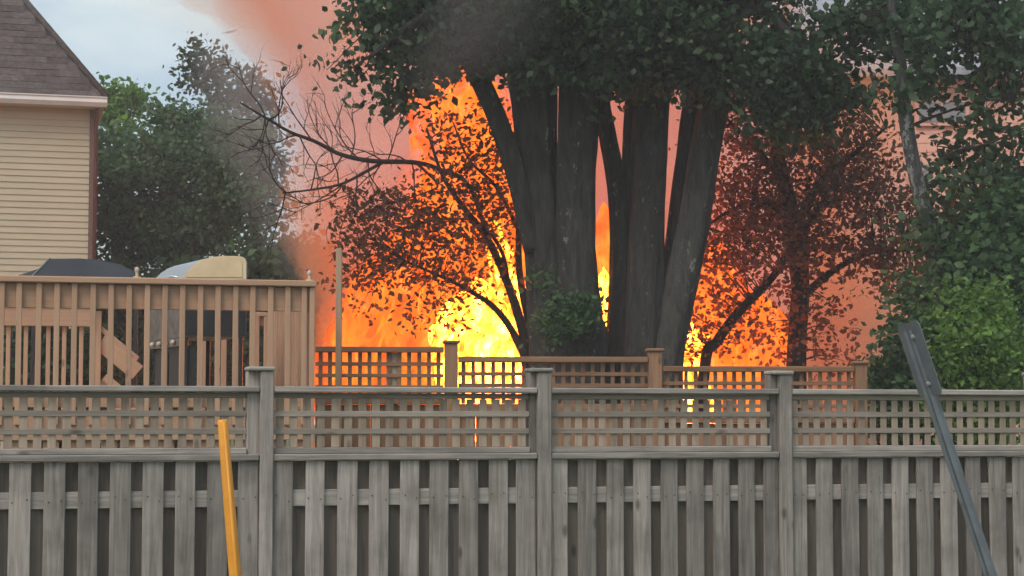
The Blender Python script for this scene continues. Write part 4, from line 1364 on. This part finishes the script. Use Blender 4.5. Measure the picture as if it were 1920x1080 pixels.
# a burning stick leaning by the fence
bs0 = P(712, 645, 21.6); bs1 = P(740, 560, 21.6)
dv = (bs1 - bs0).normalized()
stick = empty('burning_stake', (0, 0, 0))
tag(stick, 'thin leaning stake glowing pale orange left of the tall flames', 'stake')
b0 = bs0 + dv * (-(bs0.z) / dv.z)
mb = MB()
pc, rc = catmull([b0, bs0, (bs0 + bs1) / 2 + Vector((0.01, 0, 0)), bs1], [0.024, 0.02, 0.018, 0.008], 5)
mb.tube(pc, rc, 7, 0.2)
mb.build('shaft', M['flame_inner'], stick)


# ------------------------------------------------------------------ smoke
def smoke_skin(path, k, seed, sides=28, rough=0.34, flat=0.7):
    pts = [P(x, y, Y) for x, y, Y, r in path]
    rad = [r * mpp(Y) * k for x, y, Y, r in path]
    c, r = catmull(pts, rad, 8)
    n = len(c)
    v, f = [], []
    for i in range(n):
        t = (c[min(i + 1, n - 1)] - c[max(i - 1, 0)]).normalized()
        a = t.cross(Vector((0, 1, 0))).normalized()
        b_ = t.cross(a)
        taper = min(1.0, 0.25 + 0.25 * i, 0.25 + 0.25 * (n - 1 - i))
        for j in range(sides):
            an = 2 * math.pi * j / sides
            dirv = a * math.cos(an) + b_ * math.sin(an) * flat
            q = (c[i] + dirv * r[i]) * 0.6 + Vector((seed + k * 2.3, 0, 0))
            d = 1 + rough * (mnoise.noise(q) + 0.7 * mnoise.noise(q * 2.1) + 0.4 * mnoise.noise(q * 4.3))
            v.append(c[i] + dirv * r[i] * d * taper)
    for i in range(n - 1):
        for j in range(sides):
            j2 = (j + 1) % sides
            f.append((i * sides + j, i * sides + j2, (i + 1) * sides + j2, (i + 1) * sides + j))
    f.append(tuple(range(sides))[::-1]); f.append(tuple((n - 1) * sides + j for j in range(sides)))
    me = mesh('smoke', v, f)
    bm = bmesh.new(); bm.from_mesh(me)
    bmesh.ops.recalc_face_normals(bm, faces=bm.faces); bm.to_mesh(me); bm.free()
    return me


def smoke(name, label, path, color, density, seed=0, layers=(1.0, 0.78, 0.55), flat=0.7, rough=0.34):
    """path: (px, py, Y, radius px) -> nested billowing skins, each filled with even smoke."""
    o = empty(name, (0, 0, 0))
    tag(o, label, 'smoke', kind='stuff')
    mt = smoke_mat(name.replace('_', ' '), color, density / len(layers))
    for k in layers:
        b_ = link('billow', smoke_skin(path, k, seed, flat=flat, rough=rough), o, mt, True)
        b_['kind'] = 'stuff'
    return o


SM = (0.995, 0.52, 0.27)  # fire's orange light put into the smoke's scatter colour
smoke('smoke_plume', 'salmon lit smoke column leaning left above the flames',
      [(850, 900, 27, 220), (800, 600, 27, 225), (740, 420, 27, 200), (690, 280, 27, 175), (640, 140, 27, 165), (570, 0, 27, 160), (500, -150, 27, 190), (420, -400, 27, 260)], SM, 1.1, 1.0, rough=0.42)
smoke('smoke_core', 'dense orange billows along the left edge of the smoke column',
      [(700, 640, 26, 90), (650, 500, 26, 85), (610, 380, 26, 70), (580, 270, 26, 60), (545, 150, 26, 58), (500, 30, 26, 66), (450, -120, 26, 90)], (0.995, 0.45, 0.2), 0.9, 21.0, rough=0.5)  # deeper orange of the fire's light put into this colour too
smoke('smoke_bank', 'wide salmon smoke bank behind the maple and crab apple',
      [(1250, 950, 28, 330), (1280, 650, 28, 400), (1240, 400, 28, 450), (1140, 150, 28, 430), (1020, -250, 28, 430)], SM, 1.0, 4.0, (1.0, 0.8), flat=0.35)
smoke('smoke_fringe', 'thin pale pink smoke at the edge of the column',
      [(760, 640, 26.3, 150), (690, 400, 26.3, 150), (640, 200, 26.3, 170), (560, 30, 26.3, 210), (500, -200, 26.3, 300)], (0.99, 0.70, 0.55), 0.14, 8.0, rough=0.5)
smoke('brown_smoke', 'brownish smoke patch inside the salmon column',
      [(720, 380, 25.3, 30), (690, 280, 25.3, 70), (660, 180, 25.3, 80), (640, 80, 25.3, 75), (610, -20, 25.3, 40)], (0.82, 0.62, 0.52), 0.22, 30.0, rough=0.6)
smoke('grey_smoke', 'grey smoke drifting low past the round tree',
      [(670, 600, 29, 40), (600, 500, 29, 70), (550, 400, 29, 75), (505, 290, 29, 90), (460, 180, 29, 85), (430, 60, 29, 60)], (0.86, 0.80, 0.81), 0.34, 12.0, rough=0.55)
smoke('canopy_smoke', 'grey smoke hanging in the left of the maple crown',
      [(800, 190, 18.9, 40), (830, 110, 18.8, 80), (890, 30, 18.7, 130), (960, -80, 18.7, 160)], (0.55, 0.5, 0.5), 0.34, 15.0, (1.0, 0.8, 0.6, 0.4), rough=0.5)

hz = box('haze', (60, 70, 22), (0, 24, 10), smoke_mat('thin drifting haze', (0.9, 0.9, 0.92), 0.0022), None, 0)
tag(hz, 'thin bluish haze of smoke in the air', 'haze', kind='stuff')

# ------------------------------------------------------------------ things in front of the fence
# yellow marker post
y0 = P(417, 787, 9.6); y1 = P(441, 1080, 9.6)
d = (y1 - y0)
yb0 = y0 + d * (y0.z / -d.z)
mk = empty('marker_post', (yb0.x, yb0.y, 0))
tag(mk, 'yellow plastic marker post leaning before the grey fence', 'post')
mb = MB()
prof = []
for p_, w in ((yb0 - Vector((0, 0, 0.02)), 0.036), (y1, 0.031), ((y0 + y1) / 2, 0.0285), (y0 + d.normalized() * 0.012, 0.0255), (y0, 0.021)):
    prof.append((p_ - Vector((yb0.x, yb0.y, 0)), w))
mb.tube([p for p, w in prof], [w for p, w in prof], 14)
mb.build('shaft', M['yellow'], mk)
mb = MB(); q = d.normalized(); p0 = prof[0][0]
mb.tube([prof[0][0] + Vector((0.012, -0.026, 0)), prof[1][0] + Vector((0.011, -0.0235, 0)), prof[3][0] + Vector((0.009, -0.019, 0.0))], [0.012, 0.0105, 0.008], 8)
mb.build('rib', M['yellow'], mk)

# leaning sign seen nearly edge on
SG = 9.3
s_top = P(1703, 612, SG); s_low = P(1858, 1080, SG)
d = (s_low - s_top).normalized()
sb0 = s_top + d * (s_top.z / -d.z)
sign = empty('street_sign', (sb0.x, sb0.y, 0))
tag(sign, 'leaning grey steel sign post, its plate turned edge on', 'sign')
off = Vector((sb0.x, sb0.y, 0))
ax = -d
rot = ax.to_track_quat('Z', 'Y').to_matrix().to_4x4()
Lp = (s_top - sb0).length
# U-channel section extruded along the post
w = 0.031
sec = [(-w, 0.012), (-w, 0.0), (-w * .5, 0.0), (-w * .36, -0.026), (w * .36, -0.026), (w * .5, 0.0), (w, 0.0), (w, 0.012), (w * .42, 0.010), (w * .26, -0.017), (-w * .26, -0.017), (-w * .42, 0.010)]
side = Vector((1, 0, 0)); side = (side - ax * side.dot(ax)).normalized()
fr = ax.cross(side).normalized()
if fr.y > 0: pass
vv = []
for L_ in (-0.03, Lp - 0.02):
    for a, b_ in sec:
        vv.append(ax * L_ + side * a + fr * b_)
n = len(sec)
ff = [(i, (i + 1) % n, n + (i + 1) % n, n + i) for i in range(n)]
quads = [(0, 1, 2, 11), (11, 2, 3, 10), (10, 3, 4, 9), (9, 4, 5, 8), (8, 5, 6, 7)]
ff += quads + [tuple(n + k for k in q_)[::-1] for q_ in quads]
link('channel_post', mesh('channel', vv, ff), sign, M['galv'])
# the plate
pa = R(81)
pw = side * math.cos(pa) + fr * (-math.sin(pa)) * (1 if fr.y < 0 else -1) * -1
pn = ax.cross(pw).normalized()
L0, L1 = (P(1745, 742, SG) - sb0).length, Lp + 0.015
hw = 0.15
vv = []
c_ = fr * (0.03 if fr.y > 0 else -0.03)
for s_ in (0, 1):
    for a, l in ((-hw, L0 + .02), (-hw + .02, L0), (hw - .02, L0), (hw, L0 + .02), (hw, L1 - .02), (hw - .02, L1), (-hw + .02, L1), (-hw, L1 - .02)):
        vv.append(ax * l + pw * a + pn * (0.004 * s_ - 0.002) + c_ * 0)
ff = [(i, (i + 1) % 8, 8 + (i + 1) % 8, 8 + i) for i in range(8)] + [tuple(range(8))[::-1], tuple(range(8, 16))]
link('sign_plate', mesh('plate', vv, ff), sign, M['galv'])
for k, l in enumerate((L0 + 0.06, L1 - 0.07)):
    b = MB()
    q0 = ax * l + fr * (-0.028 if fr.y > 0 else 0.028)
    fd = fr * (-1 if fr.y > 0 else 1)
    b.tube([q0, q0 + fd * 0.006, q0 + fd * 0.007, q0 + fd * 0.02], [0.012, 0.012, 0.007, 0.007], 8)
    b.build('bolt', M['galv_light'], sign, False)
